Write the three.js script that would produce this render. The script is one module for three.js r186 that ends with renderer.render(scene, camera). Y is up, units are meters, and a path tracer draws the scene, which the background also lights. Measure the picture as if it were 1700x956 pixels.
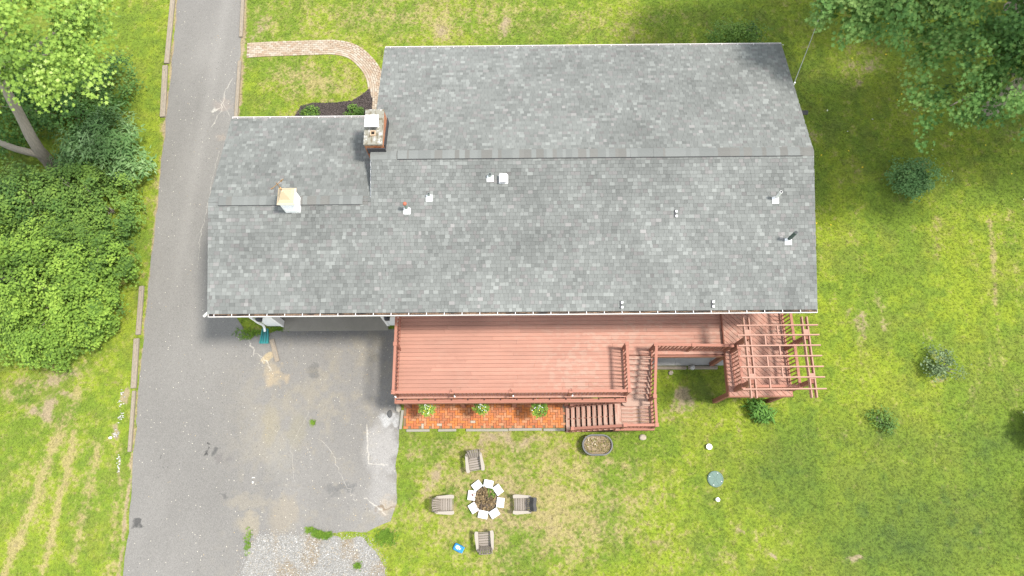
import * as THREE from 'three';
import { mergeGeometries } from 'three/addons/utils/BufferGeometryUtils.js';
import { RoundedBoxGeometry } from 'three/addons/geometries/RoundedBoxGeometry.js';

// ------------------------------------------------------------------ camera, sky, sun, exposure
const scene = new THREE.Scene();
const renderer = new THREE.WebGLRenderer({ antialias: true });
renderer.setSize(1024, 576);
renderer.toneMapping = THREE.LinearToneMapping;
renderer.toneMappingExposure = 2.85;
renderer.shadowMap.enabled = true;
const camera = new THREE.PerspectiveCamera(44.83, 1024 / 576, 0.5, 400);
camera.position.set(0, 28, 0);
camera.up.set(0.00771773, 0.28740761, -0.95777727);
camera.lookAt(-0.00581081, 28 - 0.95777674, -0.28745427);
const SUN = new THREE.Vector3(0.48, 1, 0.05).normalize();
const sun = new THREE.DirectionalLight(new THREE.Color().setRGB(1, 0.95, 0.87), 2.3);
sun.position.copy(SUN).multiplyScalar(70);
sun.castShadow = true;
sun.shadow.radius = 13;
sun.shadow.mapSize.set(4096, 4096);
Object.assign(sun.shadow.camera, { left: -36, right: 36, top: 36, bottom: -36, near: 1, far: 140 });
scene.add(sun, sun.target);
{
  const W = 256, Hh = 128, d = new Float32Array(W * Hh * 4);
  for (let j = 0; j < Hh; j++) for (let i = 0; i < W; i++) {
    const el = ((j + .5) / Hh - .5) * Math.PI, az = ((i + .5) / W - .5) * 2 * Math.PI;
    const v = new THREE.Vector3(Math.cos(el) * Math.cos(az), Math.sin(el), Math.cos(el) * Math.sin(az));
    const h = Math.max(0, v.y), c = Math.max(0, v.dot(SUN));
    const glow = .35 * Math.pow(c, 8) + .5 * Math.pow(c, 60);
    const k = Math.pow(1 - h, 2.2);
    const s = v.y < 0 ? .45 : 1;
    d.set([s * (.44 + .3 * k + glow), s * (.49 + .26 * k + glow * .96), s * (.56 + .18 * k + glow * .86), 1], (j * W + i) * 4);
  }
  const t = new THREE.DataTexture(d, W, Hh, THREE.RGBAFormat, THREE.FloatType);
  t.mapping = THREE.EquirectangularReflectionMapping; t.magFilter = t.minFilter = THREE.LinearFilter; t.needsUpdate = true;
  scene.background = t; scene.environment = t;
}

// ------------------------------------------------------------------ helpers
let seed = 7;
const rnd = () => { seed = (seed + 0x6D2B79F5) | 0; let t = Math.imul(seed ^ (seed >>> 15), 1 | seed); t = (t + Math.imul(t ^ (t >>> 7), 61 | t)) ^ t; return ((t ^ (t >>> 14)) >>> 0) / 4294967296; };
const rr = (a, b) => a + (b - a) * rnd();
const gauss = () => (rnd() + rnd() + rnd() + rnd() - 2) * 1.0;
const hash = (i, j, k) => { let h = Math.imul(i, 374761393) + Math.imul(j, 668265263) + Math.imul(k, 2147483647 ^ 1274126177); h = Math.imul(h ^ (h >>> 13), 1274126177); return ((h ^ (h >>> 16)) >>> 0) / 4294967296; };
const vn = (x, y, k = 0) => { const i = Math.floor(x), j = Math.floor(y); let u = x - i, v = y - j; u = u * u * (3 - 2 * u); v = v * v * (3 - 2 * v); return (hash(i, j, k) * (1 - u) + hash(i + 1, j, k) * u) * (1 - v) + (hash(i, j + 1, k) * (1 - u) + hash(i + 1, j + 1, k) * u) * v; };
const fbm = (x, y, o = 3, k = 0) => { let s = 0, a = .5, n = 0; for (let q = 0; q < o; q++) { s += a * vn(x, y, k + q * 17); n += a; a *= .5; x *= 2.07; y *= 2.03; } return s / n; };
const sst = (a, b, x) => { const t = Math.min(1, Math.max(0, (x - a) / (b - a))); return t * t * (3 - 2 * t); };
const mixc = (a, b, t) => [a[0] + (b[0] - a[0]) * t, a[1] + (b[1] - a[1]) * t, a[2] + (b[2] - a[2]) * t];
const segd = (x, z, a, b, c, e) => { const dx = c - a, dz = e - b, t = Math.min(1, Math.max(0, ((x - a) * dx + (z - b) * dz) / (dx * dx + dz * dz))); return Math.hypot(x - a - t * dx, z - b - t * dz); };
const inPoly = (x, z, P) => { let c = false; for (let i = 0, j = P.length - 1; i < P.length; j = i++) if ((P[i][1] > z) !== (P[j][1] > z) && x < (P[j][0] - P[i][0]) * (z - P[i][1]) / (P[j][1] - P[i][1]) + P[i][0]) c = !c; return c; };
const lin = (r, g, b) => new THREE.Color().setRGB(r, g, b);
const mat = (r, g, b, rough = .85, o = {}) => new THREE.MeshStandardMaterial({ color: lin(r, g, b), roughness: rough, ...o });
const used = {};
const numbered = n => { const k = used[n] = (used[n] ?? -1) + 1; return k ? `${n}_${String(k).padStart(3, '0')}` : n; };
const shade = m => { m.castShadow = m.receiveShadow = true; return m; };
function tag(o, label, category, group, kind) { o.userData.label = label; if (category) o.userData.category = category; if (group) o.userData.group = group; if (kind) o.userData.kind = kind; return o; }
function thing(name, label, category, [x, y, z], group, turn = 0) { const o = new THREE.Group(); o.name = numbered(name); o.position.set(x, y, z); o.rotation.y = turn; scene.add(o); return tag(o, label, category, group); }
function mesh(name, geo, m, parent, pos, rot) {           // pos is local to the parent
  const o = shade(new THREE.Mesh(geo, m)); o.name = parent ? name : numbered(name);
  if (pos) o.position.set(...pos); if (rot) o.rotation.set(...rot);
  (parent || scene).add(o); return o;
}
const boxCache = {};
const boxG = (x, y, z) => boxCache[[x, y, z].map(v => v.toFixed(4))] ??= new THREE.BoxGeometry(x, y, z);
const W = (root, x, y, z) => [x - root.position.x, y - root.position.y, z - root.position.z];   // world to a root without turn
const bx = (name, m, root, [x0, x1], [y0, y1], [z0, z1], sub) => mesh(name, boxG(x1 - x0, y1 - y0, z1 - z0), m, sub || root, W(root, (x0 + x1) / 2, (y0 + y1) / 2, (z0 + z1) / 2));
function beam(name, m, root, a, b, w, h, sub) {           // a bar from a to b in world, w across, h up
  const A = new THREE.Vector3(...a), B = new THREE.Vector3(...b), L = A.distanceTo(B);
  const o = mesh(name, boxG(w, h, L), m, sub || root);
  o.position.set(...W(root, (a[0] + b[0]) / 2, (a[1] + b[1]) / 2, (a[2] + b[2]) / 2));
  const d = B.sub(A).normalize();
  const up = Math.abs(d.y) > .98 ? new THREE.Vector3(1, 0, 0) : new THREE.Vector3(0, 1, 0), x = up.clone().cross(d).normalize(), y = d.clone().cross(x);
  o.quaternion.setFromRotationMatrix(new THREE.Matrix4().makeBasis(x, y, d)); return o;
}
function prismX(pts, x0, x1) {                            // pts [z, y], extruded along x
  const s = new THREE.Shape(pts.map(p => new THREE.Vector2(-p[0], p[1])));
  const g = new THREE.ExtrudeGeometry(s, { depth: x1 - x0, bevelEnabled: false });
  g.applyMatrix4(new THREE.Matrix4().set(0, 0, 1, x0, 0, 1, 0, 0, -1, 0, 0, 0, 0, 0, 0, 1)); return g;
}
function slab(P, y0, y1) {                                // polygon [x, z] between two heights
  const g = new THREE.ExtrudeGeometry(new THREE.Shape(P.map(p => new THREE.Vector2(p[0], -p[1]))), { depth: y1 - y0, bevelEnabled: false });
  g.rotateX(-Math.PI / 2); g.translate(0, y0, 0); return g;
}
function planarUV(g, x0, z0, w, d, ox = 0, oz = 0) { const p = g.attributes.position, u = g.attributes.uv; for (let i = 0; i < p.count; i++) u.setXY(i, (p.getX(i) + ox - x0) / w, (p.getZ(i) + oz - z0) / d); return g; }
function rough(P, step, amp, k) {                         // subdivide and roughen an outline
  const out = [];
  P.forEach((a, i) => { const b = P[(i + 1) % P.length], n = Math.max(1, Math.round(Math.hypot(b[0] - a[0], b[1] - a[1]) / step)); for (let q = 0; q < n; q++) { const x = a[0] + (b[0] - a[0]) * q / n, z = a[1] + (b[1] - a[1]) * q / n; out.push([x + (fbm(x * 2.3, z * 2.3, 3, k) - .5) * 2 * amp, z + (fbm(x * 2.3, z * 2.3, 3, k + 5) - .5) * 2 * amp]); } });
  return out;
}
function tex(w, h, f, srgb = true, repeat) {              // f(u, v) gives linear colour
  const d = new Uint8Array(w * h * 4), enc = v => { v = Math.min(1, Math.max(0, v)); return 255 * (srgb ? (v <= .0031308 ? v * 12.92 : 1.055 * Math.pow(v, 1 / 2.4) - .055) : v); };
  for (let j = 0; j < h; j++) for (let i = 0; i < w; i++) { const c = f((i + .5) / w, (j + .5) / h, i, j), q = (j * w + i) * 4; d[q] = enc(c[0]); d[q + 1] = enc(c[1]); d[q + 2] = enc(c[2]); d[q + 3] = 255; }
  const t = new THREE.DataTexture(d, w, h); if (srgb) t.colorSpace = THREE.SRGBColorSpace; t.magFilter = THREE.LinearFilter; t.minFilter = THREE.LinearMipmapLinearFilter; t.generateMipmaps = true;
  if (repeat) t.wrapS = t.wrapT = THREE.RepeatWrapping; t.needsUpdate = true; return t;
}
function tube(pts, radii, rad = 8, bumpy = 0) {           // tapered limb
  const c = new THREE.CatmullRomCurve3(pts.map(p => new THREE.Vector3(...p))), n = pts.length * 4, fr = c.computeFrenetFrames(n, false), pos = [], uv = [], idx = [];
  for (let i = 0; i <= n; i++) {
    const t = i / n, p = c.getPoint(t), q = t * (radii.length - 1), a = Math.min(radii.length - 2, Math.floor(q)), r0 = radii[a] + (radii[a + 1] - radii[a]) * (q - a);
    for (let j = 0; j <= rad; j++) { const th = j / rad * Math.PI * 2, r = r0 * (1 + bumpy * (hash(j % rad, i, 3) - .5)), N = fr.normals[i], B = fr.binormals[i]; pos.push(p.x + r * (Math.cos(th) * N.x + Math.sin(th) * B.x), p.y + r * (Math.cos(th) * N.y + Math.sin(th) * B.y), p.z + r * (Math.cos(th) * N.z + Math.sin(th) * B.z)); uv.push(j / rad * 2, t * 8); }
  }
  for (let i = 0; i < n; i++) for (let j = 0; j < rad; j++) { const a = i * (rad + 1) + j, b = a + rad + 1; idx.push(a, a + 1, b, b, a + 1, b + 1); }
  const g = new THREE.BufferGeometry(); g.setAttribute('position', new THREE.Float32BufferAttribute(pos, 3)); g.setAttribute('uv', new THREE.Float32BufferAttribute(uv, 2)); g.setIndex(idx); g.computeVertexNormals(); return g;
}
function instanced(name, geo, m, list, parent) {           // list of [Matrix4, [r,g,b]]
  const o = shade(new THREE.InstancedMesh(geo, m, list.length)); const c = new THREE.Color();
  list.forEach((e, i) => { o.setMatrixAt(i, e[0]); o.setColorAt(i, c.setRGB(...e[1])); });
  o.name = parent ? name : numbered(name); o.userData.kind = 'stuff'; (parent || scene).add(o); return o;
}
const _q = new THREE.Quaternion(), _e = new THREE.Euler();
const trs = (x, y, z, rx, ry, rz, sx, sy = sx, sz = sx) => new THREE.Matrix4().compose(new THREE.Vector3(x, y, z), _q.setFromEuler(_e.set(rx, ry, rz)), new THREE.Vector3(sx, sy, sz));

// ------------------------------------------------------------------ plan of the place (metres, x right, z toward the lower lawn)
const DRIVE = rough([[-16.6, -34], [-16.1, -22.96], [-15.8, -16.8], [-15.45, -8.5], [-15.32, -6], [-15.12, -3], [-14.72, 2.7], [-14.2, 12], [-10.4, 12], [-10.3, 2.75], [-10.18, 1.6], [-9.6, 1.34], [-7.8, 1.26], [-5.7, 1.2], [-4.85, .85], [-4.66, .2], [-4.74, -.6], [-4.66, -2.6], [-4.62, -3.4], [-4.66, -6.7], [-9.7, -6.7], [-10.35, -6.45], [-11.2, -6.6], [-11.65, -7.3], [-12.4, -13], [-12.68, -16.7], [-12.9, -22.9], [-13.3, -34]], .3, .09, 11);
const GRAVEL = rough([[-10.36, 2.0], [-10.2, 1.52], [-9.6, 1.3], [-7.8, 1.2], [-6.6, 1.4], [-5.9, 1.5], [-5.4, 1.85], [-5.0, 2.5], [-5.1, 4], [-5.4, 12], [-10.5, 12]], .25, .16, 31);
const MULCH = rough([[-10.05, -13.2], [-10.05, -16.3], [-9.75, -17.1], [-9.2, -17.28], [-8.1, -17.28], [-7.45, -17.36], [-6.95, -17.7], [-6.66, -18.0], [-6.5, -17.4], [-6.42, -13.2]], .3, .07, 41);
const WALKC = [[-12.5, -20.1], [-11.5, -20.16], [-10.5, -20.19], [-9.4, -20.22], [-8.35, -20.22], [-7.55, -19.98], [-6.95, -19.45], [-6.52, -18.8], [-6.33, -18.1], [-6.28, -17.3], [-6.28, -16.3]];
const walkCurve = new THREE.CatmullRomCurve3(WALKC.map(p => new THREE.Vector3(p[0], 0, p[1])));
const WALKPTS = walkCurve.getSpacedPoints(60);
const onWalk = (x, z) => WALKPTS.some(p => Math.hypot(p.x - x, p.z - z) < .40);
const PATIO = [-4.5, 1.93, -6.6, -2.62], PAD = [1.97, 8.55, -6.65, -5.07];
const inRect = (x, z, R, m = 0) => x > R[0] - m && x < R[1] + m && z > R[2] - m && z < R[3] + m;
const HOUSE = [[-10.28, 0], [9.98, 0]];
const underHouse = (x, z) => (x > -10.28 && x < -4.9 && z > -13.1 && z < -6.75) || (x >= -4.9 && x < 9.98 && z > -16 && z < -6.75);

// lawn colours: what grows where, with shade painted into some deep spots
const SPOTS = [ // x, z, rx, rz, turn, straw, deep, bare
  [-.3, .4, 4.4, 2.6, 0, .5, .25, .2], [-1.2, .05, 1.6, 1.6, 0, .15, 0, .22], [2, 1.2, 2.4, 1.4, 0, .25, 0, .12], [-1, -1.9, 4, .5, 0, .2, .1, .2], [2.6, -1, 2.6, 1.7, 0, .2, 0, 0], [-9.3, -18.4, 2.6, 1.3, 0, .6, 0, 0], [-5, -21.8, 8, 1.5, 0, .42, 0, 0], [-18, -1, 2.4, 3.4, 0, .22, 0, 0], [5, -21.6, 4, 1.3, 0, .2, 0, 0], [-3.4, -21, .5, .7, 0, .5, 0, .5], [-.3, -21.3, .35, .9, .2, .5, 0, .6], [-11.9, -21.6, .6, .9, 0, .4, 0, .4],
  [-7.8, -16.9, 1.6, .4, 0, .3, 0, 0], [-12.1, -18.3, .35, 1.4, 0, -.4, 0, 0],
  [-18.7, -3.5, .4, .55, .4, .5, 0, .8], [-18.0, -4.0, .5, .2, .3, .5, 0, .5], [-19.3, -3.4, .4, .2, 0, .4, 0, .5], [-18.4, -4.9, 1.2, .5, -.3, .5, 0, .6], [-20, -4.2, 1.5, .6, 0, .3, .3, .3],
  [-15.85, -3.9, .16, .5, .15, .3, 0, .8], [-15.85, -2.5, .2, .35, 0, .3, 0, .8], [-15.6, -1.4, .12, .5, 0, .3, 0, .6], [-16.4, -9.6, .4, 1.2, 0, .25, 0, .2], [-16.1, -12, .3, .8, 0, .3, 0, .2], [-17.6, -17, .4, .7, 0, .3, 0, .1],
  [13, 1, 4.6, 3.4, 0, -.2, .42, 0], [9.6, -.9, 2.2, 1.6, 0, -.1, .4, 0], [16.8, 1.5, 4, 3, 0, -.2, .55, 0], [14.3, -2.4, 3.5, .9, 0, -.1, .4, 0], [18.6, -2, 2.6, 1.2, 0, -.1, .35, 0],  // deep values here paint dim shade over the lower right lawn
  [17, -7.5, 5, 3.6, 0, -.3, -.2, 0], [-17.5, -15, 2, 7, 0, -.25, -.2, 0], [12, -6.5, 1.8, 3, 0, -.1, 0, 0], [12.5, -13, 6, 2, 0, -.05, .06, 0], [15.5, -17.5, 6, 4, 0, -.05, .06, 0],  // last two deepen the lawn colour where the tree shade falls
  [14.2, -6.7, .35, .9, .1, .5, 0, .45], [15.0, -6.5, .3, .9, -.2, .4, 0, .35], [14.9, -7.7, .35, .5, 0, .4, 0, .25], [13.8, -7.2, .15, .4, .3, .4, 0, .4], [16.6, -6.1, .3, .45, 0, .3, 0, .3], [16.9, -5.4, .7, .5, 0, .2, 0, .4], [17.0, -4.3, .5, .25, 0, .3, 0, .4],
  [16.0, -19.2, 1.5, .7, .1, .3, 0, .45], [15.8, -18.0, .35, .5, 0, .2, 0, .4], [19.8, -20, 1.5, .8, 0, .3, 0, .5], [16.8, -12.3, .6, .5, 0, .2, .3, .2], [13.3, -15.4, .5, .6, 0, .2, 0, .3], [22, -15.4, .8, .6, 0, .2, 0, .4],
  [6.5, -3.7, .45, .7, .2, .3, .2, .7], [7.4, -4.1, .7, .5, 0, -.2, .6, .15], [5.9, -3.2, .5, .5, 0, .3, 0, .3],  // second spot puts the shade beside the platform into the grass colour
  [-3.3, -.6, .35, .9, .3, .35, 0, .4], [-4.0, -1.6, .7, .5, 0, .2, 0, .2], [12.6, 2.2, .45, .1, -.2, .4, 0, .7], [9.5, 2.15, .3, .14, .5, .4, 0, .7], [10.2, 1.5, .3, .3, 0, .3, 0, .35], [8.5, 1.2, .6, .16, .6, .3, 0, .4], [7.4, 2.2, .9, .5, 0, .3, 0, .2], [5, .3, 1.8, 1.6, 0, .12, 0, 0],
  [-1, -2.1, 3, .4, 0, .25, .2, .25], [3.1, -1.2, 1.3, .5, 0, .2, 0, .25], [-10.9, -6.5, .7, .35, 0, .2, .3, .5], [-12.3, -20.2, .5, 1.2, 0, .3, 0, .4]];
const STRIPES = [[14.6, -11.5, 14.0, -5, .3, .22], [15.4, -12, 15.0, -6.5, .22, .25], [18.2, -11.8, 17.9, -8, .3, .3], [21.2, -12, 20.8, -6, .3, .3], [20.8, -6, 19.6, -3, .3, .3], [13.2, -9, 13.0, -4.5, .25, .2], [16.9, -11, 16.6, -8, .2, .25], [19.9, -7.6, 19.4, -4.6, .2, .35], [-16.12, -23, -15.75, -16, .1, .9], [-15.75, -16, -15.42, -8, .09, .9], [-15.42, -8, -14.9, 2.8, .1, .8], [-12.95, -24, -12.6, -16.5, .16, 1], [-17.65, -4.1, -18.2, -2.2, .28, .6], [-18.2, -2.2, -18.97, 1.6, .2, .8], [-19, 1.6, -19.6, 4, .2, .8], [-17.5, -2.6, -17.75, 1.6, .15, .7], [-17.75, 1.6, -18, 4, .15, .7], [-16.5, -2, -16.7, 2.2, .22, .5], [-15.4, -.6, -15.2, 3, .25, .5], [20.3, -11.2, 20.15, -9.6, .13, .8], [20.15, -9.6, 19.83, -7.6, .14, .95], [19.4, -10.4, 19.1, -5, .12, .3], [18.6, -10, 18.4, -6.2, .15, .25], [19.0, -5.2, 17.5, -2.8, .28, .35], [17.9, -11, 17.4, -7.6, .2, .25], [16.2, -11, 15.9, -7, .2, .2], [-16.0, -21, -15.7, -9, .12, .3]];
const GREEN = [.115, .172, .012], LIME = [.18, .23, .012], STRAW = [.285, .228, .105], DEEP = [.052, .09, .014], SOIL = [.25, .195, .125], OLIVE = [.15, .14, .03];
function lawnParts(x, z) {
  let st = .12, dp = 0, ba = 0; const wx = x + (fbm(x * 1.1, z * 1.1, 3, 61) - .5) * 1.4, wz = z + (fbm(x * 1.1, z * 1.1, 3, 71) - .5) * 1.4;
  for (const s of SPOTS) { const c = Math.cos(s[4]), n = Math.sin(s[4]), big = s[2] > 1.4, px = (big ? wx : x + (wx - x) * .5) - s[0], pz = (big ? wz : z + (wz - z) * .5) - s[1]; const u = (px * c + pz * n) / s[2], v = (-px * n + pz * c) / s[3], q = u * u + v * v; if (q < 4) { const f = Math.exp(-q * 1.4); st += s[5] * f; dp += s[6] * f; ba += s[7] * f; } }
  for (const s of STRIPES) { const d = segd(x + (wx - x) * .12, z, s[0], s[1], s[2], s[3]); if (d < s[4] * 3) { const f = Math.exp(-d * d / (s[4] * s[4])) * s[5]; st += f * .75; ba += f * (s[4] < .17 && s[5] > .75 && x < 0 ? .7 : .22); } }
  st += .05 * Math.sin(x * 4.2 + Math.sin(z * .4) * 1.5 + fbm(x, z * .3, 2, 8) * 3) * sst(12, 15, x) * sst(2, -3, z);
  return [st, dp, ba];
}
function lawnColor(x, z, fine, parts = lawnParts(x, z)) {
  const [st, dp, ba] = parts;
  const n1 = fbm(x * .55, z * .55, 4, 1), n2 = fbm(x * 3.1, z * 3.1, 4, 2), n3 = fbm(x * 11, z * 11, 2, 4);
  let c = mixc(GREEN, LIME, sst(.35, .65, n1 * .6 + n2 * .4));
  c = mixc(c, OLIVE, .22 * sst(.5, .75, fbm(x * 1.2, z * 1.2, 3, 9)));
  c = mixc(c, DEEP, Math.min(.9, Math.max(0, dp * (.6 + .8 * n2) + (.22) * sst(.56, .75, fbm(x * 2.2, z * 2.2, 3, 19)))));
  c = mixc(c, STRAW, Math.min(.82, .9 * sst(.2, 1.25, st * 1.35 + (n2 - .5) * 1.1 + (n1 - .5) * .5 + (n3 - .5) * 1.2 - .03)));
  c = mixc(c, SOIL, Math.min(.85, sst(.25, .7, ba * (.4 + 1.2 * n2) + (n3 - .5) * .3)));
  const k = fine ?? 1; return [c[0] * k, c[1] * k, c[2] * k];
}

// ------------------------------------------------------------------ ground
{
  const X0 = -27, Z0 = -29, LW = 54, LD = 36;
  const far = tex(512, 512, (u, v, i, j) => { const n = fbm(u * 40, v * 40, 4, 1), k = .8 + .4 * hash(i, j, 9); return mixc(mixc(GREEN, LIME, n), STRAW, .35 * sst(.5, .8, fbm(u * 22, v * 22, 3, 5))).map(q => q * k); }, true, true);
  const gf = new THREE.PlaneGeometry(600, 600); gf.rotateX(-Math.PI / 2); far.repeat.set(40, 40);
  tag(mesh('ground', gf, new THREE.MeshStandardMaterial({ map: far, roughness: 1 }), null, [0, -.03, 0]), 'green meadow running on beyond the mown lawn', 'ground', null, 'structure');
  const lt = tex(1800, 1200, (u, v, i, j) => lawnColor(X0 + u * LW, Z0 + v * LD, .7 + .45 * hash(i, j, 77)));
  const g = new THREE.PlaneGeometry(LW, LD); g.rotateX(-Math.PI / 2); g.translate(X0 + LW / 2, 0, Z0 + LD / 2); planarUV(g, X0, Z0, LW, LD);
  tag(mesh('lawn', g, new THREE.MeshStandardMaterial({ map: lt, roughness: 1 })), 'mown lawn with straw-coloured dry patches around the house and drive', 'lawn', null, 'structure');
}
const CRACKS = []; // polylines on the asphalt: x, z ..., width
function crack(pts, w, amp) { for (let i = 0; i + 1 < pts.length; i++) { const a = pts[i], b = pts[i + 1], n = Math.max(2, Math.round(Math.hypot(b[0] - a[0], b[1] - a[1]) / .12)); let p = a; for (let q = 1; q <= n; q++) { const t = q / n, e = q === n && i + 2 === pts.length ? b : [a[0] + (b[0] - a[0]) * t + gauss() * amp, a[1] + (b[1] - a[1]) * t + gauss() * amp]; CRACKS.push([...p, ...e, w * .75 * rr(.3, 1.5)]); p = e; } } }
crack([[-13.0, -18.6], [-13.3, -17.9], [-13.35, -16.9], [-13.7, -16.1]], .022, .04); crack([[-13.35, -17.2], [-13.6, -16.9]], .02, .04); crack([[-13.5, -17.6], [-12.9, -16.6]], .014, .03);
crack([[-13.35, -13.6], [-13.4, -12.2], [-13.55, -10.8], [-13.5, -9.4]], .014, .03); crack([[-13.2, -14.9], [-13.35, -13.6]], .012, .03);
crack([[-10.9, -6.1], [-10.7, -5.7], [-10.35, -5.55], [-10.1, -5.2], [-9.95, -5.0]], .03, .06); crack([[-11.3, -6.5], [-10.9, -6.1]], .015, .05); crack([[-10.5, -5.6], [-10.3, -5.3]], .03, .06);
crack([[-8.3, -3.3], [-8.9, -1.9], [-8.6, -.6]], .008, .05); crack([[-5.95, -2.8], [-5.8, -1.3], [-5.05, -1.25]], .032, .025); crack([[-7.9, -2.3], [-7.2, -1.6], [-6.8, -.8], [-6.2, .1]], .012, .07); crack([[-5.9, .0], [-5.4, .3], [-5.05, .6]], .03, .05);
{
  const X0 = -17, Z0 = -24, AW = 12.8, AD = 28;
  const BLOT = [[-9.75, -4.65, .42, .3, .3, .235, .15, .62], [-9.95, -5.0, .25, .35, .3, .24, .155, .5], [-10.15, -5.45, .16, .16, .4, .3, .15, .6], [-13.2, -17.2, .5, .25, .25, .2, .17, .4], [-13.1, -15.6, .3, .2, .25, .2, .16, .4], [-13.7, -16.9, .15, .15, .4, .38, .34, .7],
    [-5.35, -1.9, .62, 1.0, .27, .26, .25, .75], [-5.2, -.2, .5, .8, .25, .24, .23, .6], [-5.0, .3, .3, .3, .3, .24, .17, .5], [-5.1, -3.05, .35, .25, .36, .36, .36, .7], [-9.3, -1.7, .5, .8, .2, .19, .17, .4], [-10.3, .1, .9, .25, .23, .2, .15, .4], [-9.0, .6, .5, .7, .24, .2, .14, .4], [-10.2, .9, .4, .4, .26, .22, .15, .5], [-8.7, -2.6, .35, .7, .2, .18, .12, .4], [-9.8, -2.9, .3, .7, .22, .19, .12, .4], [-8.1, -2.9, .12, .12, .12, .16, .03, .6],
    [-12.15, -1.75, .05, .16, .02, .02, .02, .9], [-12.15, -2.02, .045, .045, .02, .02, .02, .9], [-11.8, -1.8, .16, .12, .05, .05, .05, .8], [-14.53, .85, .15, .16, .03, .03, .03, .85], [-11.55, -1.55, .25, .15, .1, .09, .09, .5], [-13.9, -1.55, .04, .04, .02, .02, .02, .9], [-13.7, -1.3, .04, .03, .02, .02, .02, .9], [-11.3, -.15, .12, .08, .05, .05, .05, .5], [-6.9, -.4, .5, .14, .085, .085, .085, .6], [-7.0, -.1, .3, .12, .08, .08, .08, .4], [-8.2, -4.95, .25, .2, .07, .07, .07, .5], [-5.1, .35, .35, .07, .12, .08, .04, .7], [-10.2, -.75, .08, .05, .7, .7, .68, .8]];
  const at = tex(1024, 2048, (u, v, i, j) => {
    const x = X0 + u * AW, z = Z0 + v * AD, n1 = fbm(x * .7, z * .35, 4, 101), n2 = fbm(x * 4, z * 4, 3, 102);
    let c = [.158, .15, .14].map(q => q * (.86 + .28 * n1)); c = mixc(c, [.2, .18, .145], .7 * sst(.45, .75, n2 * .5 + fbm(x * .5, z * .5, 3, 104) * .6) * sst(-12.5, -9, x)); 
    c = c.map(q => q * (1 + .12 * (sst(.5, 0, Math.abs(x + 13.1 - z * -.04 - .1)) + sst(.45, 0, Math.abs(x + 14.7 - z * -.04))) * sst(-6, -10, z)));
    const wx = x + (n2 - .5) * .5, wz = z + (fbm(x * 4, z * 4, 3, 122) - .5) * .5;
    for (const b of BLOT) { const q = ((wx - b[0]) / b[2]) ** 2 + ((wz - b[1]) / b[3]) ** 2; if (q < 3) c = mixc(c, [b[4], b[5], b[6]], b[7] * sst(1.9, .2, q + (n2 - .5) * 1.6) * (.65 + .5 * hash(i, j, 12))); }
    if (hash(i >> 1, j >> 1, 5) > .9982) c = hash(i >> 1, j >> 1, 6) > .3 ? [.5, .46, .38] : [.06, .06, .06];
    const k = .72 + .5 * hash(i, j, 3) + .12 * (hash(i >> 1, j >> 1, 4) - .5); return c.map(q => q * k);
  });
  { // cracks drawn into the colour of the asphalt
    const d = at.image.data;
    for (const [a, b, e, f, w] of CRACKS) { const i0 = Math.floor((Math.min(a, e) - .1 - X0) / AW * 1024), i1 = Math.ceil((Math.max(a, e) + .1 - X0) / AW * 1024), j0 = Math.floor((Math.min(b, f) - .1 - Z0) / AD * 2048), j1 = Math.ceil((Math.max(b, f) + .1 - Z0) / AD * 2048);
      for (let j = j0; j < j1; j++) for (let i = i0; i < i1; i++) { const x = X0 + (i + .5) / 1024 * AW, z = Z0 + (j + .5) / 2048 * AD, k = sst(w * 1.5, w * .5, segd(x, z, a, b, e, f)) * (.5 + .5 * hash(i, j, 31)); if (k > 0 && i >= 0 && i < 1024 && j >= 0 && j < 2048) { const q = (j * 1024 + i) * 4; for (let m = 0; m < 3; m++) d[q + m] += (([176, 170, 160][m]) - d[q + m]) * k * .6; } } }
  }
  tag(mesh('driveway', planarUV(slab(DRIVE, -.02, .014), X0, Z0, AW, AD), new THREE.MeshStandardMaterial({ map: at, roughness: .92, bumpMap: at, bumpScale: .004 })), 'grey cracked asphalt driveway widening into a parking court by the garage', 'driveway', null, 'structure');
  const gt = tex(512, 512, (u, v, i, j) => { const k = .55 + .8 * hash(i, j, 8); return mixc([.2, .193, .18], [.19, .155, .11], sst(.5, .7, fbm(u * 9, v * 9, 3, 201))).map(q => q * k); });
  tag(mesh('gravel_bed', planarUV(slab(GRAVEL, -.02, .008), -11, 0, 7, 13), new THREE.MeshStandardMaterial({ map: gt, roughness: 1 })), 'pale gravel apron at the foot of the parking court', 'gravel', null, 'structure');
  const st = new THREE.DodecahedronGeometry(.5, 0), L = [];
  while (L.length < 12000) { const x = rr(-10.6, -4.9), z = rr(1.1, 3.2); if (!inPoly(x + gauss() * .3, z + gauss() * .3, GRAVEL)) continue; const s = rr(.014, .038) * (rnd() < .04 ? 1.6 : 1), t = rr(.15, .4) * (rnd() < .1 ? 1.6 : 1), w = rnd() < .15 ? [1, .85, .65] : [1, .98, .95]; L.push([trs(x, inPoly(x, z, DRIVE) ? .018 : .012, z, rr(0, 6), rr(0, 6), 0, s, s * .6, s * rr(.7, 1.2)), w.map(q => q * t)]); }
  tag(instanced('gravel_stone', st, mat(1, 1, 1, .95), L), 'loose grey and white gravel stones spread over the apron', 'gravel', null, 'stuff');
  const D = []; // crumbs and grit lying on the asphalt
  while (D.length < 900) { const x = rr(-15.4, -4.7), z = rr(-23, 3); if (!inPoly(x, z, DRIVE) || rnd() > .25 + .75 * sst(-12, -8, x)) continue; const s = rr(.012, .03), t = rr(.2, .6); D.push([trs(x, .018, z, rr(0, 6), rr(0, 6), 0, s, s * .5, s), (rnd() < .3 ? [t, t * .7, t * .3] : [t, t * .95, t * .88])]); }
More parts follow.
